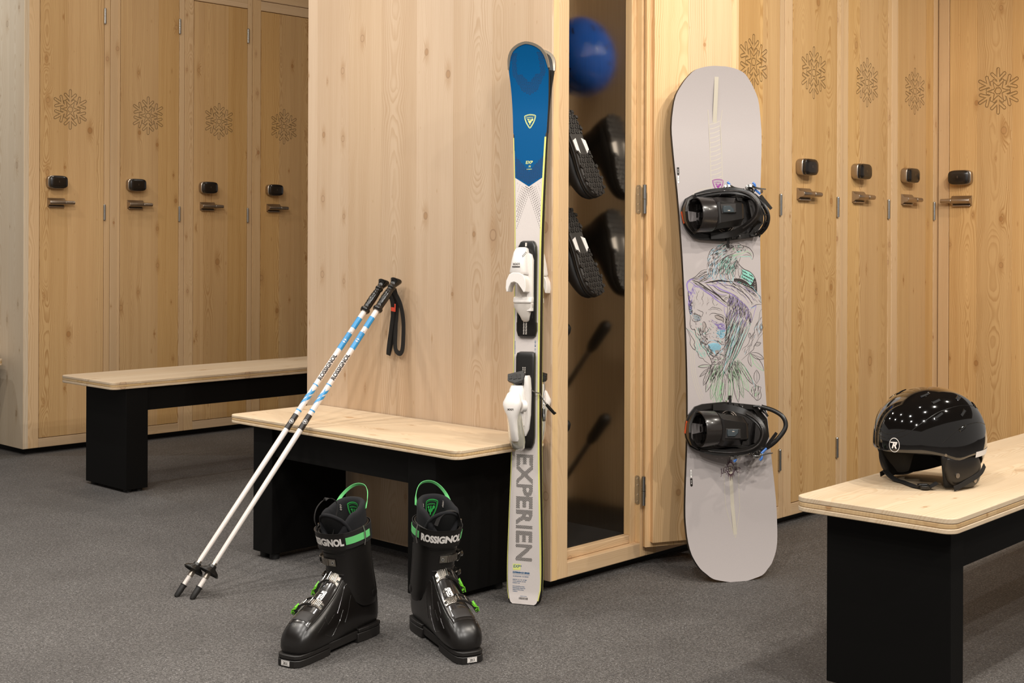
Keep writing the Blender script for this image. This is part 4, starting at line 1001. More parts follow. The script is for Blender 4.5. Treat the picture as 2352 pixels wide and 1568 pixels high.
S = [  # (width, colour, points) in drawing units
(11,'K',[(1380,90),(1440,85),(1500,130),(1610,165),(1700,200),(1770,270),(1810,340),(1825,400),(1820,450),(1790,515)]),(9,'K',[(1790,515),(1770,480),(1755,445),(1720,425),(1640,430),(1560,432),(1490,430),(1430,445),(1390,470)]),
(7,'K',[(1770,430),(1740,370),(1690,335),(1640,325)]),(6,'K',[(1540,400),(1620,385),(1690,390),(1740,410)]),(8,'N',[(1240,400),(1340,380),(1460,370),(1600,320),(1700,260)]),(10,'N',[(1230,420),(1330,405),(1420,395)]),(6,'N',[(1650,300),(1740,330),(1790,400)]),
(12,'K',[(1490,430),(1470,500),(1440,560),(1430,600),(1470,660),(1530,720),(1600,770),(1700,810),(1790,880),(1850,960),(1890,1060),(1910,1180),(1915,1350)]),(14,'K',[(1400,470),(1385,520),(1410,570),(1385,640),(1400,700),(1330,760)]),
(8,'K',[(1290,200),(1350,205),(1430,195),(1480,180)]),(14,'K',[(1380,320),(1420,300),(1480,300),(1510,260)]),(8,'K',[(800,180),(760,220),(700,290),(670,370),(640,470),(650,560),(630,640),(630,760)]),
(12,'K',[(920,560),(1000,500),(1100,440),(1180,400),(1260,370),(1330,340)]),(9,'K',[(1560,290),(1590,240)]),(9,'K',[(1590,300),(1620,240)]),
(8,'K',[(630,760),(640,870),(690,960),(700,900),(760,960),(790,1040),(850,1000),(905,950)]),(8,'B',[(905,950),(930,1040),(960,1100),(960,900),(1000,980),(1060,1100),(1090,1120),(1090,1000),(1130,1080)]),(8,'B',[(1180,880),(1200,1000),(1240,1120),(1290,1040),(1320,900)]),(8,'K',[(1330,940),(1380,1000),(1430,1050),(1470,950),(1510,880),(1520,800),(1490,750)]),
(10,'K',[(630,760),(540,780),(460,820),(400,880),(330,950),(240,1000),(180,1030),(120,1080)]),(26,'P',[(300,1010),(240,1020),(180,1050),(120,1120),(115,1200),(150,1330),(240,1370)]),(10,'P',[(170,1080),(250,1120),(330,1200),(400,1240)]),
(6,'K',[(250,1010),(400,960),(560,860),(640,830)]),(6,'K',[(300,1030),(430,1000),(600,900),(680,860)]),(6,'K',[(340,1050),(480,1010),(620,930),(690,890)]),(6,'K',[(380,1070),(520,1030),(650,950),(720,910)]),(6,'K',[(450,1090),(580,1050),(720,970)]),(6,'K',[(500,1110),(620,1070),(760,990)]),(6,'K',[(330,1000),(470,900),(600,820)]),(6,'K',[(420,890),(500,850),(600,800)]),
(22,'K',[(250,1050),(330,1070),(420,1110),(560,1210),(700,1310),(850,1400),(960,1490),(1050,1570),(1140,1640)]),(22,'K',[(330,1180),(450,1240),(600,1350),(740,1440),(800,1500),(930,1600),(1060,1690),(1140,1740)]),(6,'K',[(300,1110),(430,1170),(600,1290),(760,1400),(900,1520),(1120,1680)]),(6,'K',[(340,1140),(480,1220),(660,1350),(820,1460),(950,1560)]),(7,'P',[(620,1240),(720,1330),(820,1390)]),(7,'P',[(560,1320),(680,1400),(780,1480)]),
(16,'K',[(560,1120),(700,1090),(850,1065),(1000,1050),(1150,1080),(1300,1080)]),(30,'K',[(600,1110),(760,1080),(900,1060),(1000,1060),(1120,1075),(1250,1080)]),(9,'K',[(1300,1075),(1450,1110),(1600,1190),(1750,1290),(1880,1350),(1960,1430),(2010,1480),(2010,1560),(2050,1660)]),
(12,'K',[(1070,1170),(1250,1190),(1400,1260),(1560,1370),(1680,1490),(1760,1600),(1790,1680)]),(20,'K',[(620,1150),(760,1180),(900,1230),(1000,1290),(1150,1350),(1300,1430),(1450,1560),(1600,1690),(1720,1820)]),(6,'K',[(900,1110),(1100,1150),(1300,1230),(1500,1350)]),(6,'K',[(860,1120),(1060,1200),(1260,1290),(1420,1390)]),(6,'K',[(1180,1110),(1400,1180),(1600,1280),(1800,1400),(1900,1500)]),(6,'K',[(1600,1220),(1750,1330),(1900,1440)]),(6,'K',[(1500,1180),(1700,1290),(1880,1400)]),(5,'K',[(1180,1350),(1350,1440),(1450,1520)]),(5,'K',[(1500,1400),(1640,1540),(1700,1640)]),
(14,'K',[(600,1140),(700,1230),(800,1340),(900,1420),(1000,1520),(1050,1560)]),(10,'K',[(760,1160),(860,1260),(980,1330),(1130,1370),(1200,1400)]),(8,'K',[(760,1280),(880,1370),(1020,1420),(1150,1420)]),(6,'K',[(800,1340),(900,1410),(1020,1450),(1130,1440)]),(6,'K',[(880,1420),(980,1470),(1100,1470)]),(8,'P',[(740,1100),(800,1160),(870,1150),(900,1080),(940,1070)]),(8,'P',[(860,1170),(920,1260),(960,1300)]),
(9,'K',[(1050,1560),(1100,1500),(1180,1480)]),(6,'K',[(1060,1590),(1120,1530),(1190,1510)]),(7,'B',[(1780,1200),(1860,1300),(1950,1420),(1990,1500),(2040,1640)]),(8,'K',[(1760,1760),(1850,1700),(1930,1670),(2040,1670)]),(9,'K',[(1740,1840),(1780,1760),(1890,1700),(1880,1760),(1850,1860),(1820,1980),(1765,2150)]),(7,'K',[(1720,1850),(1720,2000),(1765,2150)]),(6,'B',[(1700,1700),(1760,1760),(1850,1740),(1900,1700)]),
(18,'K',[(140,1330),(150,1456),(165,1560),(190,1640)]),(14,'P',[(240,1380),(180,1456),(160,1560),(150,1640),(180,1760)]),(9,'K',[(150,1640),(160,1800),(200,1950),(200,2050),(190,2150),(200,2240),(240,2310),(300,2320),(330,2400),(350,2480),(400,2540),(440,2610),(470,2690),(490,2740)]),
(6,'K',[(540,1320),(520,1380),(530,1430),(490,1520),(510,1560),(530,1660)]),(6,'K',[(350,1340),(380,1420),(350,1500),(380,1560)]),(5,'K',[(420,1310),(400,1380)]),(7,'K',[(750,1490),(780,1540),(770,1620),(820,1710)]),(5,'K',[(740,1500),(735,1580)]),(5,'K',[(900,1650),(850,1700)]),(5,'K',[(620,1670),(680,1600)]),(5,'K',[(280,1560),(290,1700),(300,1790)]),
(7,'K',[(650,1810),(700,1790),(760,1740),(860,1760),(950,1780),(1010,1840)]),(9,'K',[(680,1950),(740,1900),(830,1900),(900,1920),(1000,1940),(1070,1990)]),(5,'K',[(690,1830),(760,1790),(880,1800),(960,1840)]),
(16,'K',[(820,1960),(900,1950),(980,1990),(1030,2010),(1050,2070),(1045,2140)]),(10,'K',[(820,1960),(850,2020),(930,2060),(1000,2080),(1040,2130)]),(8,'P',[(740,2110),(820,2160),(930,2190),(1040,2140)]),(6,'P',[(720,2060),(800,2110),(900,2130)]),
(10,'K',[(230,1930),(300,1900),(370,1930),(440,1970),(480,2040)]),(7,'K',[(220,1980),(250,2080),(300,2110),(350,2120),(420,2080),(480,2040)]),(10,'K',[(500,2180),(520,2130),(550,2120),(580,2160),(600,2230),(570,2300),(580,2360),(600,2400)]),(9,'K',[(600,2230),(640,2300),(660,2320),(620,2380),(570,2420),(620,2440),(690,2420)]),
(8,'K',[(430,1930),(480,1990),(520,1880),(450,1840),(370,1800)]),(5,'K',[(610,1860),(600,1920)]),(9,'K',[(1070,1990),(1100,2060),(1110,2200),(1125,2300),(1110,2400),(1070,2520),(1000,2570)]),(10,'K',[(1065,1710),(1070,1860),(1110,1960),(1130,1980)]),(9,'K',[(1130,1640),(1150,1740),(1150,1850),(1110,2000),(1130,2300),(1090,2700),(1050,3100),(1060,3290)]),
(12,'K',[(500,2660),(560,2690),(620,2700),(660,2640),(720,2620)]),(8,'B',[(640,2600),(740,2590),(860,2630),(960,2720),(1090,2720)]),(10,'K',[(800,2580),(880,2620),(940,2640),(1000,2700),(1090,2700)]),(9,'K',[(440,2620),(470,2720),(540,2800),(600,2860),(640,2950),(720,3080),(760,3200),(850,3210),(950,3190),(1040,3100)]),(10,'K',[(650,2860),(700,2900),(730,2960),(780,3000),(850,3000),(880,2950),(940,2880),(1000,2830),(1080,2760)]),
(7,'K',[(380,2870),(400,2980),(440,3040),(520,3060),(560,3120),(640,3170),(730,3240)]),(7,'T',[(420,2860),(440,2960),(500,3020)]),(7,'T',[(500,2780),(560,2900),(620,2980)]),(6,'T',[(540,2760),(640,2880),(760,2950)]),
(10,'K',[(90,2270),(150,2400),(200,2560),(190,2660),(230,2760),(310,2840),(320,2780),(290,2700),(310,2640),(270,2560),(200,2450),(160,2360),(90,2270)]),(6,'T',[(100,2300),(250,2380),(330,2480),(420,2600)]),(6,'K',[(320,2840),(380,2900),(420,2990)]),
(9,'K',[(1765,2150),(1650,2400),(1530,2650),(1430,2900),(1290,3130),(1200,3290),(1040,3480)]),(9,'K',[(1140,1640),(1170,1560),(1220,1500),(1230,1440)]),
(8,'K',[(2050,1790),(2000,1850),(1960,2080),(1900,2180),(1850,2300),(1850,2400),(1740,2540),(1700,2660),(1640,2740),(1560,2790),(1530,2850)]),(8,'K',[(2080,2400),(1960,2540),(1900,2660),(1840,2740),(1820,2830),(1700,2930),(1600,3020),(1510,3100)]),(5,'K',[(1960,2100),(1910,2280),(1930,2400),(1950,2520)]),(5,'K',[(1990,2060),(1940,2240),(1960,2360),(2000,2450)]),(5,'K',[(1850,2500),(1780,2640),(1700,2760)]),(5,'K',[(1800,2640),(1720,2780),(1600,2900)]),
(9,'K',[(1560,3210),(1650,3400),(1740,3540),(1820,3680)]),(8,'K',[(1820,3680),(1930,3770),(2020,3790),(2000,3880),(2030,3990),(2000,4080),(1920,4130),(1870,4090),(1740,3960),(1700,3910),(1540,3800)]),(7,'K',[(1970,3850),(1980,3950),(1940,4000),(1950,4080),(1900,4110)]),(5,'K',[(1830,3800),(1850,3950),(1860,4060)]),(5,'K',[(1760,3760),(1790,3900),(1800,3980)]),(6,'T',[(1560,3230),(1640,3330),(1700,3420)]),(6,'B',[(1780,3580),(1830,3700),(1860,3800)]),
]
fill([(1320,1000),(1500,1010),(1650,1090),(1740,1170),(1800,1100),(1840,1000),(1880,1020),(1910,1150),(1912,1350),(1850,1320),(1700,1230),(1520,1150),(1330,1080)], A_K)
fill([(1520,760),(1640,800),(1780,880),(1840,1020),(1770,1190),(1640,1060),(1500,980),(1530,880)], A_T, .00045)
for k in range(15): ink([(1540 + k % 5 * 55 - k // 5 * 8, 790 + k % 5 * 28 + k // 5 * 75), (1570 + k % 5 * 55 - k // 5 * 8, 830 + k % 5 * 28 + k // 5 * 80), (1620 + k % 5 * 52 - k // 5 * 8, 850 + k % 5 * 30 + k // 5 * 88)], 15, 'K', 2)
for k in range(10): ink([(1360 + k * 52, 1050 + k * 18 + (k % 2) * 18), (1380 + k * 52, 1085 + k * 18), (1405 + k * 52, 1060 + k * 20)], 7, 'T' if k % 3 else 'G', 3, off=.0010)
for k in range(4): ink([(1830, 1060 + k * 62), (1860, 1110 + k * 58), (1880, 1060 + k * 60)], 8, 'G', 3, off=.0010)
fill([(520, 2150), (560, 2135), (595, 2240), (570, 2330), (590, 2395), (540, 2380), (505, 2260)], A_G)
fill([(825, 1965), (900, 1955), (985, 1995), (1030, 2015), (1045, 2120), (1000, 2080), (930, 2060), (855, 2020)], A_G)
fill([(640, 2700), (780, 2660), (900, 2680), (990, 2760), (940, 2840), (900, 2960), (850, 2970), (790, 2900), (700, 2800)], A_B, .0005)
fill([(820, 2860), (900, 2840), (930, 2880), (890, 2960), (850, 2960)], A_G, .0006)
scat([(900, 2300), (1080, 2330), (1090, 2440), (1020, 2540), (930, 2540), (860, 2470)], 130, 30, 60, 9, 'B', 20); scat([(800, 2160), (1050, 2150), (1105, 2280), (1080, 2340), (900, 2300)], 90, 20, 70, 8, 'P', 15)
for wd, c, pts in S: ink(pts, wd, c, 3)
ink([(1305 + 22 * math.cos(a), 235 + 22 * math.sin(a)) for a in [k * PI / 5 for k in range(10)]], 8, 'N', 1, True)
for k in range(9): ink([(660 + k * 33, 2690 - k * 3), (690 + k * 34, 2790), (740 + k * 24, 2880 + k * 4)], 7, 'K', 3)
for k in range(9): ink([(240 + k * 10, 1960 + k * 18), (330, 1935 + k * 20), (440 + k * 3, 1990 + k * 12)], 6, 'B' if k % 2 else 'K', 3)
for k in range(9): ink([(160 + k * 3, 1800 + k * 22 - 60), (200, 1740 + k * 24), (240, 1720 + k * 22)], 9, 'K' if k % 2 else 'B', 2)
for x, y in ((960, 2620), (1010, 2640), (1000, 2860), (950, 2900), (1040, 2820), (900, 2620), (520, 2740), (470, 2680), (560, 2760)):
    ink([(x + 20 * math.cos(a), y + 26 * math.sin(a)) for a in [k * PI / 4 for k in range(8)]], 6, 'K', 1, True)
for k in (1, .66, .36): ink([(2030 + 42 * k * math.cos(a), 2260 + 90 * k * math.sin(a)) for a in [i * PI / 6 for i in range(12)]], 6, 'K', 1, True)
head = [(700,290),(800,180),(900,110),(1050,90),(1200,100),(1300,150),(1260,250),(1180,330),(1000,470),(920,560),(900,720),(860,900),(700,900),(640,760),(640,560)]
scat(head, 330, lambda x, y: 150 - (y - 100) * .07, 90, 8, 'K', 14)
scat(head, 60, lambda x, y: 150 - (y - 100) * .07, 90, 7, 'B', 14)
scat([(1000,500),(1180,410),(1340,420),(1390,520),(1380,700),(1330,860),(1180,880),(1000,900),(920,800),(930,600)], 230, lambda x, y: 118, 110, 7, 'K', 10)
scat([(1000,500),(1340,420),(1380,700),(1180,880),(920,800)], 50, 118, 110, 7, 'T', 10)
scat([(1280,170),(1430,110),(1560,180),(1600,280),(1500,330),(1340,330),(1230,320)], 60, 155, 50, 7, 'K', 20)
for x0, y0, x1, y1, w in ((960,560,940,800,110),(900,620,880,900,100),(1040,640,1060,910,120),(1130,640,1180,880,110),(740,720,700,960,90),(850,760,800,1040,110),(1210,820,1240,1060,120),(1320,700,1300,960,90),(1470,720,1500,980,110),(1400,560,1385,760,80),(1000,860,1010,1040,100),(1110,880,1120,1050,90)): feather(x0, y0, x1, y1, w, 8, 'K', 7)
scat([(1060,2700),(1110,2000),(1240,1800),(1500,1900),(1700,2000),(1500,2500),(1250,3000),(1080,3200)], 330, 113, 170, 7, 'K', 3, 0)
scat([(1110,2000),(1240,1800),(1500,1900),(1700,2000),(1600,2300)], 60, 113, 150, 8, 'P', 3, 0)
for x0, y0, x1, y1, w in ((1240,1440,1170,1720,70),(1290,1440,1230,1700,70),(1340,1450,1300,1810,85),(1410,1480,1410,1910,95),(1490,1560,1510,2030,90),(1570,1640,1560,1900,75),(1640,1720,1650,2090,90),(1710,1850,1765,2140,75),(1240,1820,1130,2280,110),(1330,1850,1110,2620,100),(1420,1900,1090,3000,100),(1500,1990,1060,3280,120),(1580,2060,1040,3480,130),(1650,2130,1180,3290,100),(1730,2160,1290,3130,90)): feather(x0, y0, x1, y1, w, 10, 'K', 9)
scat([(200,1700),(330,1900),(480,2100),(640,2400),(760,2600),(600,2800),(440,2600),(330,2380),(210,2200)], 150, 70, 60, 6, 'K', 25)
scat([(640,2000),(1000,2200),(1000,2560),(640,2560)], 60, 40, 40, 6, 'K', 20); scat([(320,2480),(480,2760),(620,2980),(520,3060),(400,2960),(330,2820)], 70, 65, 90, 6, 'T', 12); scat([(700,3000),(1040,2900),(1030,3100),(900,3190),(760,3180)], 50, 160, 45, 7, 'K', 30)
scat([(240,1450),(700,1500),(700,1700),(300,1700)], 22, 100, 70, 5, 'G', 20)
scat([(620,1100),(1300,1080),(1650,1210),(1980,1500),(2000,1660),(1850,1690),(1700,1600),(1400,1350),(1000,1200),(700,1170)], 150, lambda x, y: 20 + (x - 600) * .025, 170, 6, 'K', 5, .05)
scat([(250,1000),(620,800),(760,980),(600,1100),(420,1090)], 70, -28, 130, 6, 'K', 6); scat([(300,1070),(560,1200),(1000,1520),(1130,1640),(1120,1720),(900,1570),(600,1330),(330,1160)], 90, 37, 170, 6, 'K', 4, 0)
scat([(1180,1440),(1500,1560),(1740,1850),(1750,2150),(1500,1960),(1180,1800)], 220, 100, 110, 7, 'K', 8, 0)
scat([(1900,2180),(2060,1850),(2060,2400),(1850,2760),(1600,2980),(1540,2860),(1740,2600)], 130, 115, 110, 5, 'K', 10); scat([(1820,3700),(1980,3790),(1980,4000),(1900,4080),(1740,3940)], 60, 100, 90, 6, 'K', 8)
scat([(150,1350),(320,1180),(330,1350),(240,1560),(240,1800),(160,1800)], 90, 80, 90, 8, 'P', 15); scat([(150,1560),(250,1560),(250,1900),(170,1900)], 60, 70, 60, 9, 'K', 15)
scat([(560,2860),(760,2980),(1040,2860),(1030,3120),(880,3200),(740,3150),(640,2960)], 90, 150, 50, 8, 'K', 30); scat([(340,2330),(500,2250),(640,2440),(640,2640),(480,2700)], 120, 62, 70, 7, 'K', 15); scat([(520,2760),(680,2700),(800,2900),(760,3000),(640,2950)], 80, 70, 70, 8, 'K', 12)
scat([(720,3220),(1040,3150),(1060,3500),(800,3650),(640,3600)], 120, 112, 130, 9, 'K', 8, 0); scat([(1080,3450),(1300,3100),(1450,3150),(1500,3600),(1150,3700)], 120, 70, 130, 9, 'K', 10, 0)
for x0, y0, x1, y1, w, c in ((760,3200,530,3750,110,'K'),(850,3220,590,3920,130,'K'),(930,3220,720,4110,140,'N'),(1000,3250,860,4170,130,'N'),(1050,3480,960,4160,110,'K'),(1150,3300,1070,4200,210,'K'),(1240,3200,1220,4210,120,'N'),(1300,3150,1430,4180,140,'K'),(1340,3130,1560,4070,120,'N'),(1400,3050,1700,3900,120,'K'),(1450,3150,1810,3720,110,'K')): feather(x0, y0, x1, y1, w, 9, c, 9); feather(x0, y0, x1, y1, w, 4, 'K', 6) if c == 'N' else None
scat([(700,3700),(1050,3700),(1020,4150),(740,4150)], 60, 105, 120, 6, 'N', 6, 0)
for x0, y0, x1, y1, w in ((1735,2550,1720,2400,70),(1850,2720,2020,2660,90),(1740,2920,2100,3070,150),(1740,2940,2100,3380,170),(1720,2930,1775,3270,130),(1910,3700,1905,3350,150),(730,3240,390,3270,80),(700,3290,430,3530,70)): feather(x0, y0, x1, y1, w, 0, 'K', 8)
m.add([(.006 * math.cos(a) * .5, .006 * math.sin(a) * .5, 0) for a in [k * PI / 6 for k in range(12)]], [tuple(range(12))], plain('brass_insert', '7a5a34', .4, 1), lambda p: SS(-.004 + p.x, .537 + p.y, .0006))
m.obj('board', board, 30)

# ---- bindings
BD = plain('binding_black_nylon', '191614', .36, spec=.5); BDS = plain('binding_satin_band', '2a2624', .25, coat=.3); BDM = plain('binding_dark_matt', '24201e', .6)
LBL = plain('lever_blue', '3f74c0', .35); ORG = plain('orange_print', 'd2552a', .5); LENS = plain('smoke_grey_pad', '3c4448', .15, coat=.6); LREF = plain('pale_disc_rim', 'b9aca0', .3)
def binding(xc, zc, s, toe_out, red):
    """u toward the toe, v up (mirrored by s), h off the board; drawing units of the close-up are scaled down"""
    b = MB()
    def P(X, Y, h):  # h in metres
        return Vector((xc + (X - 2100 * h - 950) * .000172, sbt(0, zc) - .0006 - h, zc + s * (780 - Y) * .000149))
    def ring(m, outer, inner, h0, h1, mat):
        n = len(outer); rr = []
        for (a, c) in zip(outer, inner): rr.append([P(*a, h0), P(*a, h1), P(*c, h1), P(*c, h0)])
        m.loft(rr, mat, closed=True)
    def slab(m, poly, h0, h1, mat, top=None):
        n = len(poly); top = top or poly
        vs = [P(*p, h0) for p in poly] + [P(*p, h1) for p in top]
        bm = bmesh.new(); V = [bm.verts.new(v) for v in vs]
        bm.faces.new(V[:n]); bm.faces.new(V[n:])
        for i in range(n): bm.faces.new((V[i], V[(i + 1) % n], V[n + (i + 1) % n], V[n + i]))
        bmesh.ops.recalc_face_normals(bm, faces=bm.faces[:]); bm.verts.index_update()
        m.add([tuple(v.co) for v in bm.verts], [tuple(v.index for v in f.verts) for f in bm.faces], mat); bm.free()
    def tub(m, pts, r, mat, n=10, flat=1.0, sm=5):
        q = bez([tuple(P(X, Y, h)) for X, Y, h in pts], sm); k = len(q)
        rr = r if not isinstance(r, list) else [r[min(len(r) - 1, int(i * len(r) / k))] for i in range(k)]
        m.tube(q, rr, mat, n, flat=flat)
    def strap(m, pts, w, th, mat, sm=5):
        q = bez([tuple(P(X, Y, h)) for X, Y, h in pts], sm)
        m.ribbon(q, w, th, (0, -1, 0), mat)
    out = [(140, 790), (155, 680), (225, 510), (370, 425), (780, 345), (960, 385), (1300, 380), (1640, 370), (1700, 430), (1800, 640), (1770, 1000), (1560, 1290), (940, 1380), (500, 1350), (350, 1300), (225, 1140), (165, 1000)]
    inn = [(215, 800), (225, 700), (290, 560), (400, 500), (780, 440), (960, 460), (1300, 450), (1600, 470), (1640, 500), (1700, 650), (1680, 960), (1500, 1200), (940, 1270), (530, 1240), (400, 1190), (290, 1080), (235, 960)]
    base = thing_part = None
    m = MB(); ring(m, out, inn, .0, .018, BD)
    slab(m, [(480, 520), (900, 470), (1500, 480), (1640, 520), (1690, 660), (1660, 960), (1480, 1190), (900, 1250), (520, 1210)], .0, .007, BDM)
    slab(m, [(1330, 420), (1680, 390), (1790, 640), (1760, 1010), (1560, 1250), (1500, 1180), (1600, 960), (1620, 660), (1560, 500)], .006, .030, BD, [(1370, 470), (1640, 440), (1740, 660), (1720, 980), (1620, 930), (1560, 1000), (1640, 900), (1640, 660), (1580, 540)][:9])
    slab(m, [(1440, 500), (1600, 470), (1640, 960), (1520, 1010)], .008, .034, BDM, [(1470, 530), (1580, 500), (1620, 930), (1530, 970)])
    for k in range(4): slab(m, [(900 + k * 110, 1290), (980 + k * 110, 1285), (980 + k * 110, 1330), (900 + k * 110, 1335)], .018, .021, BDM)
    for rr_ in (.030, .024):
        pts = [(1010 + rr_ / .000172 * math.cos(a), 1000 + rr_ / .000149 * math.sin(a) * .95) for a in [.35 + .11 * k for k in range(20)]]
        q = [P(X, Y, .0085) for X, Y in pts]; m.ribbon(q, .0028, .001, (0, -1, 0), LREF)
    pts = [(1000 + 190 * math.cos(a), 560 + 75 * math.sin(a)) for a in [3.3 + .13 * k for k in range(20)]]
    m.ribbon([P(X, Y, .0085) for X, Y in pts], .003, .001, (0, -1, 0), LREF)
    bp = m.obj('binding', board, 35, bevel=.0015)
    m = MB()
    ring(m, [(a[0] + 40, a[1]) for a in (out[0:4] + [(620, 380)])][::1], [(a[0] + 60, a[1]) for a in (inn[0:4] + [(620, 450)])], .018, .050, BD) if False else None
    hp = [(370, 440), (225, 540), (160, 690), (145, 800), (170, 980), (235, 1110), (360, 1260)]
    rr = []
    for i, (X, Y) in enumerate(hp):
        k = 1 - abs(i - 3) / 3.2; hh = .018 + .042 * max(0, k) ** .6
        rr.append([P(X, Y, .012), P(X + 110 * hh / .06 * .4, Y, hh), P(X + 110 * hh / .06 * .4 + 50, Y + (780 - Y) * .10, hh), P(X + 60, Y + (780 - Y) * .12, .012)])
    m.loft(rr, BD); m.obj('heel_cup', bp, 30, bevel=.0015)
    # folded highback: hollow band, then the boxy shell with its window
    m = MB(); c0 = 860; ry = .0535
    def cyl(X, r, n=40): return [P(X + 2100 * (.046 + r * math.sin(a)), c0 + r * math.cos(a) / .000149, .046 + r * math.sin(a)) for a in [2 * PI * j / n for j in range(n)]]
    m.loft([cyl(300, ry - .003), cyl(298, ry), cyl(320, ry + .001), cyl(560, ry + .0005), cyl(590, ry - .001), cyl(590, ry - .006), cyl(300, ry - .004), cyl(300, ry - .003)], BDS, False)
    m.obj('highback_band', bp, 50)
    m = MB()
    def cs(X, hw, tw, h0, h1, yo=0): return [P(X + 2100 * h0, c0 + yo + hw / .000149, h0), P(X + 2100 * h0, c0 + yo - hw / .000149, h0), P(X + 2100 * (h1 - .022), c0 + yo - hw / .000149 * .97, h1 - .022), P(X + 2100 * h1, c0 + yo - tw / .000149, h1), P(X + 2100 * h1, c0 + yo + tw / .000149, h1), P(X + 2100 * (h1 - .022), c0 + yo + hw / .000149 * .97, h1 - .022)]
    m.loft([cs(560, .040, .028, .012, .080), cs(600, .050, .033, .010, .092, 0), cs(640, .050, .032, .010, .096, -20), cs(1100, .044, .024, .010, .086, -60), cs(1170, .040, .020, .010, .074, -70)], BD)
    hw = .098
    slab(m, [(830 + 0, 660), (1165, 650), (1165, 850), (860, 885)], .0925, .0975, BDM, [(850, 680), (1145, 668), (1145, 835), (875, 865)])
    slab(m, [(895, 705), (1045, 700), (1110, 770), (1120, 850), (890, 855), (880, 770)], .0972, .1015, LENS, [(910, 720), (1035, 715), (1095, 778), (1100, 838), (905, 842), (895, 775)])
    slab(m, [(985, 800), (1030, 799), (1030, 815), (985, 816)], .1013, .1018, LREF)
    slab(m, [(1180, 520), (1300, 530), (1290, 600), (1200, 590)], .05, .085, BD); slab(m, [(1200, 900), (1330, 880), (1340, 940), (1230, 960)], .05, .075, BD)
    m.obj('highback', bp, 30, bevel=.0022)
    m = MB()
    for k in range(9): 
        X = 420 + (k % 3) * 55; Y = 640 + (k // 3) * 160
        slab(m, [(X, Y), (X + 30, Y), (X + 30, Y + 110), (X, Y + 110)], .03, .04 + .004 * (k % 3), BD)
    if red: slab(m, [(560, 620), (660, 620), (660, 790), (560, 790)], .040, .044, plain('red_sticker', 'c02a22', .4))
    m.obj('footbed_rib', bp, 0)
    # straps
    m = MB()
    strap(m, [(420, 470, .030), (640, 400, .040), (900, 370, .055), (1180, 395, .085), (1400, 470, .105), (1540, 620, .115), (1570, 800, .118), (1510, 960, .108), (1390, 1080, .090), (1230, 1190, .060), (1000, 1260, .035), (700, 1280, .024)], .019, .005, BD)
    tub(m, [(420, 450, .034), (700, 395, .046), (1000, 375, .066), (1260, 415, .098), (1450, 520, .118), (1545, 700, .124), (1540, 880, .120), (1440, 1040, .104), (1290, 1150, .080)], .003, BDS, 8)
    for k in range(12):
        a = 1.15 - k * .05; X = 1500 - k * 18; Y = 1000 + k * 17
    m.obj('ankle_strap', bp, 50)
    m = MB()
    if toe_out: tp = [(1380, 420, .03), (1600, 400, .05), (1800, 520, .075), (1990, 740, .09), (2050, 900, .092), (2000, 1060, .085), (1850, 1180, .065), (1640, 1260, .04)]
    else: tp = [(1500, 420, .03), (1640, 520, .055), (1740, 680, .075), (1800, 860, .08), (1800, 1000, .075), (1760, 1120, .06), (1680, 1220, .04)]
    tub(m, tp, .0042, BD, 10, 1.6)
    if not toe_out:
        tub(m, [(p[0] - 70, p[1] + 10, p[2] + .004) for p in tp], .003, BD, 8)
        for k in range(7):
            X, Y, h = tp[min(6, k)]; tub(m, [(X - 75, Y + 10, h + .003), (X + 5, Y + 8, h)], .0022, BD, 6, sm=1)
    m.obj('toe_strap', bp, 50)
    m = MB()
    for (X0, Y0_, X1, Y1_, h) in ((1690, 450, 1900, 730, .055),):
        dx, dy = X1 - X0, Y1_ - Y0_; l = math.hypot(dx, dy); nx, ny = -dy / l, dx / l; k = 14
        pl = [(X0 + nx * 35, Y0_ + ny * 35)]
        for i in range(k):
            t0 = i / k; pl += [(X0 + dx * t0 - nx * 28, Y0_ + dy * t0 - ny * 28), (X0 + dx * (t0 + .7 / k) - nx * 42, Y0_ + dy * (t0 + .7 / k) - ny * 42)]
        pl += [(X1 - nx * 10, Y1_ - ny * 10), (X1 + nx * 25, Y1_ + ny * 25)]
        slab(m, pl, h, h + .005, BD)
    m.obj('ladder_strap', bp, 0)
    slabs = ((905, 412, 0), (1390, 352, 1))
    for (X, Y, big) in slabs:
        m = MB(); h = .048 + .012 * big
        if not big: slab(m, [(X, Y), (X + 30, Y - 100), (X + 70, Y - 130), (X + 130, Y - 120), (X + 270, Y - 30), (X + 200, Y + 20), (X + 40, Y + 25)], h - .010, h + .010, BD)
        else: slab(m, [(X, Y - 70), (X + 60, Y - 90), (X + 130, Y - 60), (X + 190, Y + 20), (X + 160, Y + 50), (X + 30, Y + 10)], h - .010, h + .008, BD)
        for (dx, dy, r) in (((60, -105, .0034), (105, -70, .0026)) if not big else ((20, -35, .0042), (100, -5, .003), (150, 20, .003))):
            c = P(X + dx, Y + dy, h + .0095); m.cyl(c, c - Vector((0, .002, 0)), r, CHROME, 14)
        m.obj('buckle', bp, 30, bevel=.001)
        m = MB(); X2, Y2 = (980, 272) if not big else (1400, 276)
        top = [(X2, Y2, h + .010), (X2 + 90, Y2 - 5, h + .016), (X2 + 170, Y2 + 25, h + .014), (X2 + 270, Y2 + 45, h + .012), (X2 + 390, Y2 + 52, h + .010)]
        q = bez([tuple(P(*p)) for p in top], 4)
        m.ribbon(q, [.010 - .006 * i / (len(q) - 1) for i in range(len(q))], .0035, (0, -1, .25 * s), CHROME)
        m.obj('buckle_lever', bp, 45, bevel=.0008)
        m = MB(); X3, Y3 = (1035, 186) if not big else (1530, 196)
        tub(m, [(X3, Y3, h + .012), (X3 + 35, Y3 + 40, h + .014), (X3 + 45, Y3 + 110, h + .012)], .0026, LBL, 8, 1.4)
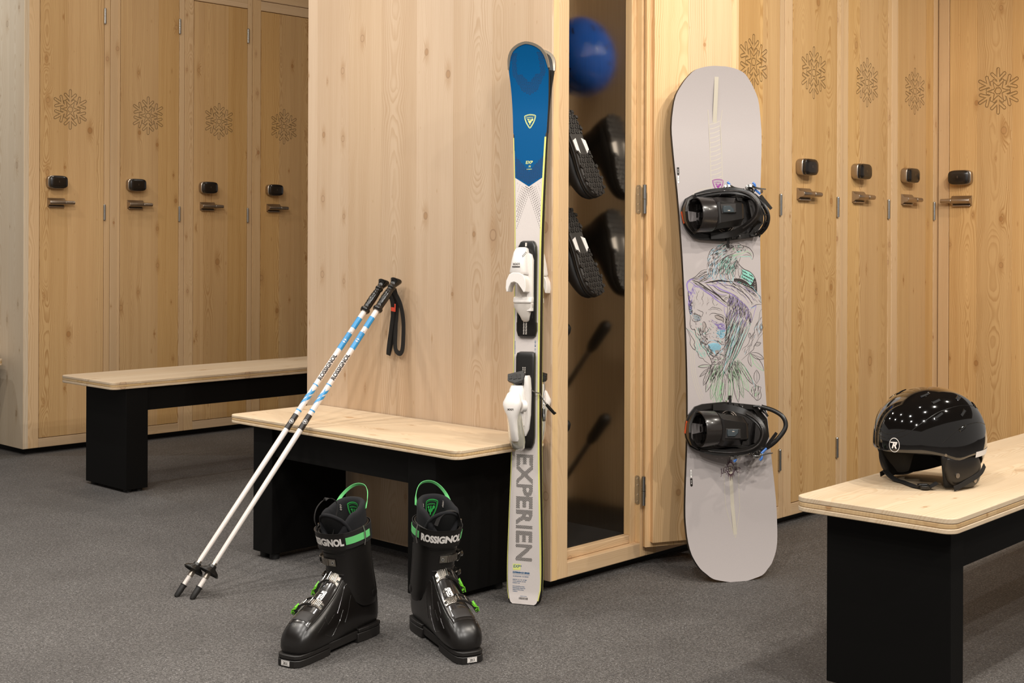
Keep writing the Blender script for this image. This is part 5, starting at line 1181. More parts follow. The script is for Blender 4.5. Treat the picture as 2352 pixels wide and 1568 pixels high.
        tub(m, [(X3 + 40, Y3 + 130, h + .006), (X3 + 90, Y3 + 175, h + .006), (X3 + 150, Y3 + 225, h + .004)], .0024, LBL, 8, 1.5)
        m.obj('blue_lever', bp, 45)['label'] = 'blue plastic release lever'
    m = MB(); slab(m, [(1330, 400), (1560, 330), (1640, 420), (1600, 500), (1400, 470)], .030, .052, BD, [(1360, 405), (1540, 350), (1600, 425), (1570, 480), (1410, 455)]); slab(m, [(880, 470), (930, 380), (1180, 360), (1240, 430), (1100, 470)], .030, .050, BD, [(900, 450), (940, 395), (1160, 375), (1200, 430), (1090, 450)]); m.obj('buckle_base', bp, 30, bevel=.002)
    m = MB()
    slab(m, [(985, 1120), (1045, 1110), (1075, 1425), (1025, 1430)], .0186, .022, WEB); slab(m, [(1020, 1425), (1085, 1420), (1095, 1500), (1035, 1500)], -.0005, .002, INK)
    m.obj('leash_tab', bp, 0)
    m = MB(); vv = [P(128, 790, .0186), P(150, 770, .024), P(196, 1020, .024), P(175, 1030, .0186)]
    m.add(vv, [(0, 1, 2, 3)], ORG); m.obj('heel_print', bp, 0)
    m = MB(); v, f, w = text('XV', .010, .02, shear=.2)
    m.add(v, f, INKW, lambda p: P(1500, 440, .0312) + Vector((p.x, 0, s * p.y * .6 + .0))); m.obj('white_print', bp, 0)
    m = MB(); tub(m, [(1500, 1260, .02), (1620, 1260, .03), (1700, 1150, .045), (1750, 1060, .05)], .0035, BD, 8); m.obj('toe_strap_end', bp, 40)
    m = MB(); slab(m, [(1620, 1180), (1760, 1080), (1740, 1180), (1680, 1300)], .018, .028, BD); m.obj('toe_clip', bp, 0)
    for X, Y in ((1660, 1190), (1270, 1275), (870, 390), (1520, 1050)):
        m = MB(); c = P(X, Y, .030); m.cyl(c + Vector((0, .008, 0)), c - Vector((0, .002, 0)), .0022, CHROME, 10); m.obj('screw', bp, 40)
    return bp
binding(.0035, 1.1165, 1, False, False)
binding(-.0105, .4467, -1, True, True)
# ---------------------------------------------------------------- ski boots on the floor
BSH = plain('boot_shell_satin_black', '14110f', .30, spec=.55); BCU = plain('boot_cuff_matt_black', '120f0d', .45); BGL = plain('boot_instep_gloss', '24211f', .2, coat=.5)
LIN = plain('boot_liner_charcoal_felt', '0f0f13', .95, grain=.5, gscale=900); LIN2 = plain('boot_liner_black_lycra', '0b0b0c', .75)
GREEN = plain('bright_green_webbing', '6fd07e', .6); GREENP = plain('green_embroidery', '2fae4c', .6); GREENL = plain('green_lever', '6cc12e', .35)
ALU = steel('buckle_aluminium', 'a9a39b', .3); SOLE = plain('boot_sole_rubber', '1a1715', .5)
def make_boot(label, heel, ang, side, tc_):
    t = thing('ski_boot', label, 'ski boot', (heel[0], heel[1], 0), R(ang))
    SH = [(-.003, .030, .060, .018), (.000, .026, .095, .026), (.010, .022, .165, .034), (.025, .020, .205, .038), (.055, .02, .224, .041), (.09, .02, .228, .0425), (.120, .02, .212, .043), (.145, .02, .186, .044), (.17, .02, .162, .0455), (.20, .02, .141, .048), (.23, .02, .124, .0495), (.258, .02, .110, .050), (.283, .02, .098, .0475), (.302, .02, .084, .042), (.314, .022, .070, .034), (.321, .026, .056, .024), (.3245, .032, .046, .013)]
    def sh(x, th, off=0.0):
        zb, zt, hw = interp(SH, x); c, s_ = math.cos(th), math.sin(th); k = 2.55
        yy = abs(c) ** (2 / k) * (1 if c > 0 else -1); zz = abs(s_) ** (2 / k) * (1 if s_ > 0 else -1)
        u = (zz + 1) / 2; tall = min(1, max(0, (zt - .085) / .1))
        w = hw * (1 - (.10 + .26 * tall) * u * u)
        return Vector((x, yy * (w + off), (zb + zt) / 2 + zz * ((zt - zb) / 2 + off)))
    xs = [-.003, -.0015, .000, .004, .010, .018, .025, .04, .055, .07, .09, .105, .12, .1325, .145, .157, .17, .185, .2, .215, .23, .244, .258, .271, .283, .293, .302, .309, .314, .318, .321, .323, .3245]
    m = MB(); N = 40
    m.loft([[sh(x, 2 * PI * j / N) for j in range(N)] for x in xs], BSH)
    # glossy raised instep panel
    def patch(m, x0, x1, t0, t1, off, mat, nx=14, nt=14, inn=-.004):
        vs = []; fs = []
        for i in range(nx + 1):
            for j in range(nt + 1):
                e = off if (0 < i < nx and 0 < j < nt) else inn
                vs.append(sh(x0 + (x1 - x0) * i / nx, t0 + (t1 - t0) * j / nt, e))
        for i in range(nx):
            for j in range(nt): a = i * (nt + 1) + j; fs.append((a, a + nt + 1, a + nt + 2, a + 1) if False else (a, a + 1, a + nt + 2, a + nt + 1))
        m.add(vs, fs, mat)
    patch(m, .118, .288, R(50), R(130), .0028, BGL, 20, 18, .0004)
    patch(m, .255, .283, R(66), R(114), .0048, BDM, 6, 8, .0032)
    m.obj('shell', t, 42)
    m = MB()
    def line(pts, r=.0008, mat=BGL, off=.0001):
        q = []
        for i in range(len(pts) - 1): q += [(pts[i][0] + (pts[i + 1][0] - pts[i][0]) * k / 8, pts[i][1] + (pts[i + 1][1] - pts[i][1]) * k / 8) for k in range(8)]
        m.tube([sh(x, R(a) if side > 0 else PI - R(a), off) for x, a in q + [pts[-1]]], r, mat, 6)
    for sg in (1, -1):
        for pl in ([(.20, 36), (.235, 28), (.232, 8), (.20, 14)], [(.19, 10), (.145, 34), (.115, 22)], [(.245, -4), (.215, -22), (.20, -10), (.165, 4)], [(.27, 10), (.24, 20)], [(.13, 8), (.16, -14)]):
            p2 = [(x, a if sg > 0 else 180 - a) for x, a in pl]; line(p2)
    m.tube([sh(.105 + .19 * i / 12, R(46), .0004) for i in range(13)], .0009, BGL, 6); m.tube([sh(.105 + .19 * i / 12, R(134), .0004) for i in range(13)], .0009, BGL, 6)
    m.tube([sh(.262 + .062 * math.sin(PI * i / 20) ** .35 , R(-22) + (PI + R(44)) * i / 20, -.0002) + Vector((0, 0, 0)) for i in range(21)], .0004, BSH, 6) if False else None
    m.obj('shell_ridge', t, 50)
    # sole
    m = MB()
    def sole(pl, z0, z1, mat=SOLE, tp=1.0): 
        m.prism(pl, z0, z1, mat)
    toe = [(.205, -.034), (.25, -.037), (.30, -.0375), (.322, -.034), (.332, -.024), (.335, -.010), (.335, .010), (.332, .024), (.322, .034), (.30, .0375), (.25, .037), (.205, .034)]
    sole(toe, .0, .0175); sole([(x * 1.0 - .0015 if x > .3 else x, y * .985) for x, y in toe], .0185, .029)
    heel_ = [(-.006, -.022), (-.002, -.031), (.02, -.036), (.06, -.037), (.095, -.034), (.095, .034), (.06, .037), (.02, .036), (-.002, .031), (-.006, .022)]
    sole(heel_, .0, .024); sole([(-.003 + x * .97, y * .97) for x, y in heel_], .0245, .034)
    sole([(.09, -.030), (.21, -.033), (.21, .033), (.09, .030)], .010, .030)
    m.obj('sole', t, 30, bevel=.0018)
    m = MB(); m.box((.3352, -.0125, .004), (.3356, .0125, .0165), INKW)
    v, f, w = text('28.5', .0058, .02); m.add(v, f, INK, lambda p: (.3358, p.x, .0103 + p.y)); v, f = stroke([(-.0105, -.0048), (.0105, -.0048), (.0105, .0048), (-.0105, .0048)], .0006, True); m.add(v, f, INK, lambda p: (.3357, p.x, .0103 + p.y))
    so = m.obj('size_label', t, 0); 
    # cuff
    CU = [(.10, .072, .078, .0475), (.14, .076, .072, .0475), (.18, .084, .068, .048), (.22, .094, .067, .050), (.26, .104, .070, .053), (.30, .114, .073, .0555), (.33, .121, .074, .056), (.38, .13, .076, .056)]
    def cu(ph, z, off=0.0, zo=0.0):
        cx, a, b = interp(CU, z); c, s_ = math.cos(ph), math.sin(ph); k = 2.35
        return Vector((cx + (a + off) * abs(c) ** (2 / k) * (1 if c > 0 else -1), (b + off) * abs(s_) ** (2 / k) * (1 if s_ > 0 else -1), z + zo))
    m = MB(); NP = 48; rings = []
    for i in range(15):
        u = i / 14; rg = []
        for j in range(NP):
            ph = 2 * PI * j / NP; c = math.cos(ph)
            zl = .112 + .038 * max(0, c) ** 1.5 - .012 * max(0, -c) - .030 * max(0, abs(math.sin(ph)) - .2) ** 2; zh = .298 - .012 * c
            z = zl + (zh - zl) * u
            rg.append(cu(ph, z, -.0035 if i == 0 else (0.0 if i < 13 else -.0005)))
        rings.append(rg)
    inner = []
    for dz in (.0015, .0, -.04):
        inner.append([cu(2 * PI * j / NP, .298 - .012 * math.cos(2 * PI * j / NP) + dz, -.003 if dz > 0 else -.0055) for j in range(NP)])
    m.loft(rings + inner, BCU, False); m.obj('cuff', t, 50)
    for pts, r_, mt in (([cu(R(a) * side, .187 + .006 * math.sin(R(a - 20)), .0002) for a in range(-30, 50, 6)], .0016, BGL), ([cu(R(a) * side, .236, .0002) for a in range(-40, 50, 6)], .0014, BCU),
                        ([cu(R(118), z, .0) for z in (.12, .16, .2, .24)], .0014, BGL), ([cu(R(-118), z, .0) for z in (.12, .16, .2, .24)], .0014, BGL)):
        m = MB(); m.tube(pts, r_, mt, 6); m.obj('cuff_ridge', t, 50)
    for sg in (1, -1):
        m = MB(); m.lathe([(.011, 0), (.011, .003), (.008, .0045), (.0001, .0045)], BCU, 20, Matrix.Translation(cu(sg * (PI / 2 + .35), .118, -.002)) @ Matrix.Rotation(-sg * PI / 2, 4, 'X')); m.obj('pivot_cap', t, 50)
    # power strap
    def band(m, a0, a1, z0, z1, off, th, mat, zf=lambda ph: 0, n=None):
        n = n or max(6, int(abs(a1 - a0) / 4)); rr = []
        for i in range(n + 1):
            ph = R(a0 + (a1 - a0) * i / n); dz = zf(ph)
            rr.append([cu(ph, z0 + dz, off), cu(ph, z1 + dz, off), cu(ph, z1 + dz, off + th), cu(ph, z0 + dz, off + th)])
        m.loft(rr, mat)
    sag = lambda ph: .006 - .010 * math.cos(ph)
    st = MB()
    band(st, -180, 179.9, .252, .294, .0025, .0022, WEB, sag, 72)
    band(st, tc_ - 56, tc_ + 52, .2505, .2955, .0048, .0022, BCU, sag)
    for e in (.2505, .2945): band(st, tc_ - 56, tc_ + 52, e, e + .001, .0071, .0008, PLB, sag)
    gs = [(tc_ + 55, tc_ + 118), (tc_ - 125, tc_ - 60)]
    for a, b in gs: band(st, a, b, .2635, .2815, .0048, .0008, GREEN, sag)
    v, f, w = text('ROSSIGNOL', .0175, .055, 1.0, res=3)
    v2 = [(x, y, 0) for x, y, z in v]; Ltext = .112; scx = Ltext / w
    # subdivide lettering finely enough to follow the curve
    dv, df = dense(v2, f, .008)
    def wrp(p):
        ph = R(tc_) + p.x * scx / .064; q = cu(ph, .273 + p.y + sag(ph), .0075); return q
    st.add(dv, df, INKW, wrp)
    ps = st.obj('power_strap', t, 45)
    m = MB()
    for a in ((tc_ + 100, tc_ - 66) if side > 0 else (tc_ + 100, tc_ - 66)):
        ph = R(a); pts = [cu(ph, z + sag(ph), .0075 if .25 < z < .297 else .0045) for z in (.248, .25, .262, .284, .297, .299)]
        m.tube(pts, .0021, CHROME, 10)
    m.obj('strap_buckle', ps, 50)
    # buckles on the cuff
    def surf_band(m, fn, a0, a1, n, z0, z1, o0, o1, mat):
        rr = []
        for i in range(n + 1):
            a = a0 + (a1 - a0) * i / n
            rr.append([fn(a, z0, o0), fn(a, z1, o0), fn(a, z1, o1), fn(a, z0, o1)])
        m.loft(rr, mat)
    for zc_, a_s in ((.214, -11), (.165, -14)):
        fn = lambda a, dz, o: cu(R(a) * side, zc_ + dz, o)
        m = MB()
        surf_band(m, fn, a_s, a_s + 62, 12, -.009, .009, .001, .0035, ALU)
        for k in range(10): surf_band(m, fn, a_s + 18 + k * 4.4, a_s + 20.6 + k * 4.4, 1, -.0088, .0088, .0034, .0062, ALU)
        c = fn(a_s + 7, 0, .0034); d = (fn(a_s + 7, 0, .01) - fn(a_s + 7, 0, 0)).normalized(); m.cyl(c, c + d * .0018, .0042, CHROME, 16); m.cyl(c + d * .0017, c + d * .0021, .002, PLB, 8)
        bk = m.obj('buckle', t, 40, bevel=.0005)
        m = MB()
        surf_band(m, fn, a_s + 62, a_s + 112, 10, -.007, .007, .006, .012, PLB)
        m.tube([fn(a_s + q, z_, .009) for q, z_ in ((50, .009), (62, .010), (76, .009), (80, 0), (76, -.009), (62, -.010), (50, -.009))], .0016, CHROME, 8)
        m.tube([fn(a_s + q, .0, o) for q, o in ((74, .008), (84, .017), (96, .021), (110, .016))], [.003, .0045, .005, .003], GLB, 10, flat=1.6)
        m.obj('buckle_lever', bk, 45)
    # buckles over the instep
    for xc_, thk in ((.170, 0), (.240, 0)):
        def fn(a, dx, o):   # a: degrees from the medial side over the top to the lateral side
            th = R(a) if side < 0 else PI - R(a)
            return sh(xc_ + dx - .010 * math.sin(R(a)), th, o)
        m = MB()
        surf_band(m, fn, 58, 96, 10, -.0085, .0085, .003, .0065, ALU)
        for k in range(6): surf_band(m, fn, 69 + k * 4.4, 71.6 + k * 4.4, 1, -.0083, .0083, .0064, .0095, ALU)
        c = fn(63, 0, .0064); d = (fn(63, 0, .01) - fn(63, 0, 0)).normalized(); m.cyl(c, c + d * .0016, .0042, CHROME, 16)
        bk = m.obj('buckle', t, 40, bevel=.0005)
        m = MB()
        for sx in (-.0105, .0085): surf_band(m, fn, 90, 132, 10, sx, sx + .003, .008, .0125, PLB)
        m.tube([fn(96, z_, .011) for z_ in (-.0095, 0, .0095)], .0018, CHROME, 8); m.tube([fn(118, z_, .011) for z_ in (-.0095, 0, .0095)], .0018, CHROME, 8)
        surf_band(m, fn, 128, 150, 6, -.008, .008, .008, .014, PLB)
        m.obj('buckle_lever', bk, 45)
        m = MB(); surf_band(m, fn, 142, 158, 5, -.0065, .0065, .010, .0185, GREENL); m.tube([fn(q, .0085, o) for q, o in ((124, .008), (134, .012), (142, .012), (150, .019), (158, .017))], .0014, GREENL, 8)
        m.cyl(fn(158, -.006, .013), fn(158, .006, .013), .004, PLB, 12)
        m.obj('green_lever', bk, 45)['label'] = 'bright green buckle lever'
    m = MB()
    v, f, w = text('SPEED', .0100, .04, 1.0); v, f = dense(v, f, .005)
    sgn = 1
    m.add(v, f, INKW, lambda p: sh(.2055 + p.x * sgn * .70, PI / 2 - (p.y - .004 * side) / .040, .0046))
    v, f, w = text('120 HV+', .0048, .02); v, f = dense(v, f, .005); m.add(v, f, ALU, lambda p: sh(.2045 + p.x * .8, PI / 2 + .013 / .04 - p.y / .04, .0046))
    m.obj('shell_print', t, 0)
    # liner
    m = MB(); NL = 56
    def ztop(ph): c = math.cos(ph); return .333 - .034 * c - .006 * math.cos(2 * ph) if c < 0 else .333 - .052 * c * c - .006 * math.cos(2 * ph)
    def lring(off, dz, base=None): return [(lambda ph: (lambda q: Vector((q.x - (.004 if True else 0), q.y, q.z)))(cu(ph, (base if base is not None else ztop(ph)) + dz, off)))(2 * PI * j / NL) for j in range(NL)]
    rr = [lring(-.007, 0, .26), lring(-.007, -.022), lring(-.0055, -.012), lring(-.007, -.003), lring(-.011, .001), lring(-.016, .0), lring(-.020, -.004), lring(-.0225, -.012), lring(-.022, -.028)]
    m.loft(rr, LIN, False); m.loft([lring(-.022, -.028), lring(-.0225, -.05), lring(-.0245, 0, .245), lring(-.04, 0, .225), lring(-.055, 0, .22)], LIN2, False)
    lin = m.obj('liner', t, 60)
    m = MB()
    for v, f in rooster(.046):
        T = lambda p: Vector((cu(PI, .325 + p.y, -.0215).x + .0032 - .0 + abs(p.x) ** 2 * 6, -p.x, .322 + p.y))
        T = lambda p: (lambda ph: (lambda q: Vector((q.x - .0016, q.y, q.z)))(cu(ph, .325 + p.y, -.0235)))(PI + p.x / -.050 * -1 * -1)
        if len(f) == 1: fan(m, [(p[0], p[1]) for p in v], GREENP, T)
        else: m.add(v, f, GREENP, T)
    for a0 in (125, 235):
        for k in range(9):
            for q in range(2):
                ph = R(a0 + q * 3 + (k % 2) * 1.5); z = ztop(ph) - .002 - k * .0028; o = -.0235 + .012 * math.exp(-k / 1.6)
                c = cu(ph, z + (.002 if k < 2 else 0), o); c.x -= .004; m.box(c - Vector((.0007, .0007, .0006)), c + Vector((.0007, .0007, .0006)), PLW2)
    m.obj('liner_badge', lin, 0)['label'] = 'green shield badge and stitching'
    # tongue
    m = MB(); rr = []
    for i in range(15):
        u = i / 14; z = .235 + .102 * u; lean = .012 * u * u; w = .045 - .007 * u ** 4; tk = .0075
        if i == 14: w *= .86
        cxx = interp(CU, z)[0] + interp(CU, z)[1] - .030 - .004 + lean
        ring = []
        for j in range(28):
            a = 2 * PI * j / 28; yy = w * math.cos(a); xx = tk * (1 if i < 14 else .4) * math.sin(a)
            ring.append((cxx + xx - (yy / .045) ** 2 * .024, yy, z + (0 if i < 14 else -.002) - (abs(yy) / .045) ** 2.2 * .026 * u))
        rr.append(ring)
    m.loft(rr, LIN2); 
    ed = [(x + .0006, y, z) for x, y, z in [rr[i][0] for i in range(3, 14)]] + [rr[14][j] for j in range(1, 14)] + [rr[i][14] for i in range(13, 2, -1)]
    m.tube(ed, .0048, LIN, 8)
    f0 = [r_[7] for r_ in rr]
    m.tube([Vector(rr[6][4]) + Vector((.001, 0, 0)), Vector(rr[4][6]) + Vector((.001, 0, 0)), Vector(rr[4][8]) + Vector((.001, 0, 0)), Vector(rr[6][10]) + Vector((.001, 0, 0))], .0007, ALU, 6)
    tg = m.obj('tongue', t, 55)
    m = MB()
    if side < 0:
        p = [(.168, .004, .262), (.160, .006, .30), (.150, .008, .340), (.146, .004, .362), (.153, -.010, .372), (.168, -.022, .368), (.182, -.032, .348), (.186, -.034, .32), (.176, -.030, .296)]
    else:
        p = [(.176, -.030, .305), (.176, -.020, .325), (.176, -.004, .336), (.174, .014, .338), (.170, .030, .332), (.166, .038, .315), (.160, .040, .295)]
    m.ribbon(bez(p, 6), .011, .001, lambda i: (.2, .1, 1) if side > 0 else ((-.6, .5, .3)), WEB); m.obj('tongue_loop', tg, 60)
    m = MB(); p = []
    for k in range(13):
        u = k / 12; ph = R(118 + 124 * u); q = cu(ph, ztop(ph), -.0035); q.x -= .004
        hgt = .042 * math.sin(PI * u) ** .8; p.append((q.x - .010 * math.sin(PI * u), q.y, q.z - .012 + hgt + .01 * 0))
    m.ribbon(bez(p, 4), .0085, .0009, lambda i: (-.75, 0, .65), GREEN); m.obj('pull_loop', lin, 60)['label'] = 'bright green pull loop'
    return t
make_boot('black ski boot with its toe pointing left, left one of the pair on the floor', (2.229, 2.629), 193, -1, -8)
make_boot('black ski boot with its toe pointing forward, right one of the pair on the floor', (2.350, 2.566), 249.3, 1, -16)
# ---------------------------------------------------------------- helmets
def make_helmet(label, M, shellmat, detail=True):
    t = thing('ski_helmet', label, 'helmet', M=M)
    a, b, c, zc = .137, .112, .122, .094
    rim = [(-180, .030), (-150, .032), (-128, .050), (-112, .074), (-95, .076), (-78, .068), (-64, .078), (-45, .085), (0, .083), (45, .085), (64, .078), (78, .068), (95, .076), (112, .074), (128, .050), (150, .032), (180, .030)]
    def pt(ph, th, off=0.0):
        """azimuth ph (0 = front), polar angle th from the crown"""
        s_, co = math.sin(th), math.cos(th); k = 2.25
        rx = (a if math.cos(ph) > 0 else a * 1.02); hh = c if co > 0 else c * .78
        r = abs(s_) ** (2 / k)
        return Vector(((rx + off) * math.cos(ph) * r - .004, (b + off) * math.sin(ph) * r * (1 - .05 * math.cos(ph)), zc + (hh + off) * abs(co) ** (2 / k) * (1 if co > 0 else -1)))
    def thz(ph, z):
        lo, hi = 0.02, PI * .85
        for _ in range(30):
            mid = (lo + hi) / 2
            if pt(ph, mid).z > z: lo = mid
            else: hi = mid
        return lo
    def rimz(ph): return interp(rim, (math.degrees(ph) + 180) % 360 - 180)[0]
    m = MB(); N = 72; K = 26; rings = []
    tops = [pt(2 * PI * j / N, .0001) for j in range(N)]
    for i in range(K + 1):
        rg = []
        for j in range(N):
            ph = 2 * PI * j / N; tm = thz(ph, rimz(ph)); th = tm * (.012 + .988 * i / K); rg.append(pt(ph, th))
        rings.append(rg)
    for off, dz in ((-.0012, -.0016), (-.0045, -.0012), (-.007, .003), (-.012, .03)):
        rings.append([pt(2 * PI * j / N, thz(2 * PI * j / N, rimz(2 * PI * j / N)), off) + Vector((0, 0, dz)) for j in range(N)])
    vs = [p for r in rings for p in r] + [pt(0, .0001)]
    fs = []
    for i in range(len(rings) - 1):
        for j in range(N): fs.append((i * N + j, (i + 1) * N + j, (i + 1) * N + (j + 1) % N, i * N + (j + 1) % N))
    for j in range(N): fs.append((len(vs) - 1, j, (j + 1) % N))
    m.add(vs, fs, shellmat)
    m.obj('helmet_shell', t, 40)
    def seam(m, pts, r=.0006, mat=PLB, off=.0001): 
        q = bez([(x, y) for x, y in pts], 8); m.tube([pt(R(p_), R(t_), off) for p_, t_ in q], r, mat, 6)
    m = MB()
    for sg in (1, -1):
        seam(m, [(sg * 2, 84), (sg * 22, 80), (sg * 40, 66), (sg * 62, 52), (sg * 95, 46), (sg * 130, 52), (sg * 160, 66)])
        seam(m, [(sg * 60, 86), (sg * 80, 72), (sg * 105, 68), (sg * 135, 74), (sg * 165, 82)], .0008)
    seam(m, [(-24, 74), (-12, 78), (0, 80), (12, 78), (24, 74)])
    m.obj('shell_seam', t, 50)
    # vents
    m = MB()
    VN = plain('vent_mesh_black', '070606', .8) if detail else BLKM
    for sg in (1, -1):
        for (p0, t0, p1, t1, w) in ((52, 60, 64, 52, 5), (50, 40, 66, 33, 6), (84, 58, 96, 50, 5), (92, 36, 112, 30, 6), (124, 50, 134, 44, 6), (78, 74, 87, 69, 4), (30, 30, 50, 20, 7)):
            pc, tcn = (p0 + p1) / 2, (t0 + t1) / 2; p0, p1, t0, t1, w = pc + (p0 - pc) * .8, pc + (p1 - pc) * .8, tcn + (t0 - tcn) * .8, tcn + (t1 - tcn) * .8, w * .55
            q = [(p0, t0), (p1, t1), (p1 + w * .6, t1 + w), (p0 + w * .6, t0 + w)]
            vs = []; n = 5
            for i in range(n + 1):
                for j in range(3):
                    u, v_ = i / n, j / 2
                    pp = (q[0][0] + (q[1][0] - q[0][0]) * u) * (1 - v_) + (q[3][0] + (q[2][0] - q[3][0]) * u) * v_; tt = (q[0][1] + (q[1][1] - q[0][1]) * u) * (1 - v_) + (q[3][1] + (q[2][1] - q[3][1]) * u) * v_
                    vs.append(pt(R(sg * pp), R(tt), .0006))
            m.add(vs, [(i * 3 + j, i * 3 + j + 1, (i + 1) * 3 + j + 1, (i + 1) * 3 + j) for i in range(n) for j in range(2)], VN)
            ed = [vs[i * 3] for i in range(n + 1)] + [vs[n * 3 + 1]] + [vs[i * 3 + 2] for i in range(n, -1, -1)] + [vs[1]]
            m.tube(ed, .0007, shellmat, 6, closed=True)
    m.obj('vent', t, 30)
    # padded inside
    m = MB(); rr = []
    for i in range(12):
        rg = []
        for j in range(48):
            ph = 2 * PI * j / 48; tm = thz(ph, rimz(ph) - .004); th = tm * (1 - i / 11.3); rg.append(pt(ph, max(th, .02), -.020 if i > 1 else (-.008 - .012 * i)))
        rr.append(rg)
    m.loft(rr, LIN2, True); m.obj('padding', t, 60)
    # lower brim of padding hanging below the shell at the front
    m = MB(); rr = []
    for i in range(7):
        z = .086 - i * .011; rr.append([Vector(((a - .030 - i * .007) * math.cos(R(q)), (b - .018 - i * .0035) * math.sin(R(q)), z)) for q in range(-62, 63, 6)])
    n = len(rr[0]); vs = [p for r_ in rr for p in r_]; m.add(vs, [(i * n + j, i * n + j + 1, (i + 1) * n + j + 1, (i + 1) * n + j) for i in range(6) for j in range(n - 1)], LIN2)
    m.obj('forehead_padding', t, 60, solid=.006) if False else None
    if detail:
        # cloth-covered neck and cheek padding closing the sides
        m = MB(); rr = []
        for i in range(9):
            z = .080 - i * .0092; k = i / 8
            rr.append([Vector(((a - .018 - .030 * k) * math.cos(R(q)) - .012 * k, (b - .012 - .016 * k) * math.sin(R(q)), max(z, .0015) + .030 * math.exp(-((q - 180) / 40.0) ** 2) * k)) for q in range(60, 301, 6)])
        n = len(rr[0]); vs = [p for r_ in rr for p in r_]; m.add(vs, [(i * n + j, i * n + j + 1, (i + 1) * n + j + 1, (i + 1) * n + j) for i in range(8) for j in range(n - 1)], LIN2)
        m.obj('neck_padding', t, 60, solid=.008)
        LEA = plain('ear_pad_leatherette', '1c1815', .38, grain=.3, gscale=1200)
        for sg in (1, -1):
            m = MB(); rr = []
            outl = [(.050, .072), (.030, .078), (-.005, .078), (-.040, .076), (-.062, .060), (-.070, .036), (-.062, .014), (-.040, .004), (-.012, .003), (.016, .008), (.036, .020), (.048, .044)]
            ol = bez(outl + [outl[0]], 5)[:-1]; cx_, cz_ = -.012, .042
            def sp(x, z, o): 
                bb = b - .016 - .05 * (max(0, .05 - z)) ; xx = min(.98, abs(x / a)); return Vector((x, sg * (bb * (1 - xx ** 2.4) ** .5 * .985 + o), z))
            for k, o in ((1.0, -.006), (1.02, .002), (1.0, .0065), (.93, .0092), (.75, .011), (.5, .012), (.2, .0125)):
                rr.append([sp(cx_ + (x - cx_) * k, cz_ + (z - cz_) * k, o) for x, z in ol])
            m.loft(rr, LEA, True); ep = m.obj('ear_pad', t, 60)
            m = MB()
            for x, z in ((.026, .034), (-.034, .018)):
                c0 = sp(x, z, .0115); nrm_ = Vector((x * .6, sg * b, 0)).normalized(); m.cyl(c0, c0 + nrm_ * .0022, .0055, STEEL, 16)
            m.obj('stud', ep, 40)
            m = MB(); pts = [sp(x, z, .0135) for x, z in ((-.078, .046), (-.060, .034), (-.035, .026), (-.005, .018), (.020, .010), (.036, .006))]
            m.ribbon(bez([tuple(p) for p in pts], 5), .011, .0016, (0, sg, 0), WEB); m.obj('strap', ep, 60)
        m = MB()
        for off, w in ((0, 0),):
            vs = []; n = 12
            for i in range(n + 1):
                ph = R(100 + 66 * i / n); z1 = .076 + .004 * i / n; 
                for z in (z1 + .006, z1 - .0065): vs.append(pt(ph, thz(ph, z), .0006))
            m.add(vs, [(2 * i, 2 * i + 1, 2 * i + 3, 2 * i + 2) for i in range(n)], INKW)
        ph0, z0_ = R(11), .098
        def on(p, o=.0009): ph = ph0 + p.x / a; return pt(ph, thz(ph, z0_ + p.y), o)
        v, f = stroke([(.0150 * math.cos(2 * PI * k / 36), .0150 * math.sin(2 * PI * k / 36)) for k in range(36)], .0014, True); m.add(v, f, INKW, on)
        v, f, w = text('R', .0150, .04, shear=.3); m.add(v, f, INKW, lambda p: on(Vector((p.x * 1.15, p.y * .9, 0)))); v, f = stroke([(-.0115, .0052), (.009, .0058)], .0024); m.add(v, f, INKW, on)
        for q in ((64, .080), ):
            c0 = pt(R(q[0]), thz(R(q[0]), q[1]), -.0005); d = (c0 - Vector((0, 0, zc))).normalized(); m.cyl(c0, c0 + d * .0014, .0032, STEEL, 14)
        m.obj('white_print', t, 0)
        m = MB(); c0 = pt(PI, thz(PI, .11), -.001)
        m.box(c0 + Vector((-.006, -.012, -.018)), c0 + Vector((.003, .012, .018)), PLB); m.obj('goggle_clip', t, 30, bevel=.002)
        m = MB()
        p = [(.052, .072, .016), (.066, .060, .006), (.074, .035, .0035), (.066, .008, .0035), (.055, -.02, .0035), (.052, -.05, .006), (.050, -.078, .02)]
        m.ribbon(bez(p, 6), .015, .0022, (0.1, .1, 1), WEB)
        cs_ = m.obj('chin_strap', t, 60)
        m = MB(); m.prism([(-.014, -.009), (.014, -.009), (.017, 0), (.014, .009), (-.014, .009), (-.017, 0)], 0, .008, PLB, Matrix.Translation((.071, .050, .002)) @ Matrix.Rotation(R(60), 4, 'Z')); m.tube([(.060, .062, .004), (.072, .060, .012), (.080, .048, .010), (.078, .036, .004)], .003, PLB, 8)
        m.obj('strap_clip', cs_, 30, bevel=.0015)
    return t
HBL = plain('gloss_black_helmet_shell', '0c0a09', .035, coat=1.0); HBU = plain('gloss_blue_helmet_shell', '2765d0', .08, coat=.8)
make_helmet('glossy black ski helmet with a white round logo standing on the right bench', Matrix.Translation((2.940, 1.437, .4505)) @ Matrix.Rotation(R(166), 4, 'Z') @ Matrix.Scale(1.05, 4), HBL)
_hz = Vector((.62, -.72, .28)).normalized()
make_helmet('glossy blue helmet hanging high inside the open locker, seen mirrored in its lining', frame(Vector((3.10, 2.90, 1.645)) - _hz * .094, (.2, 0, 1), _hz), HBU, False)
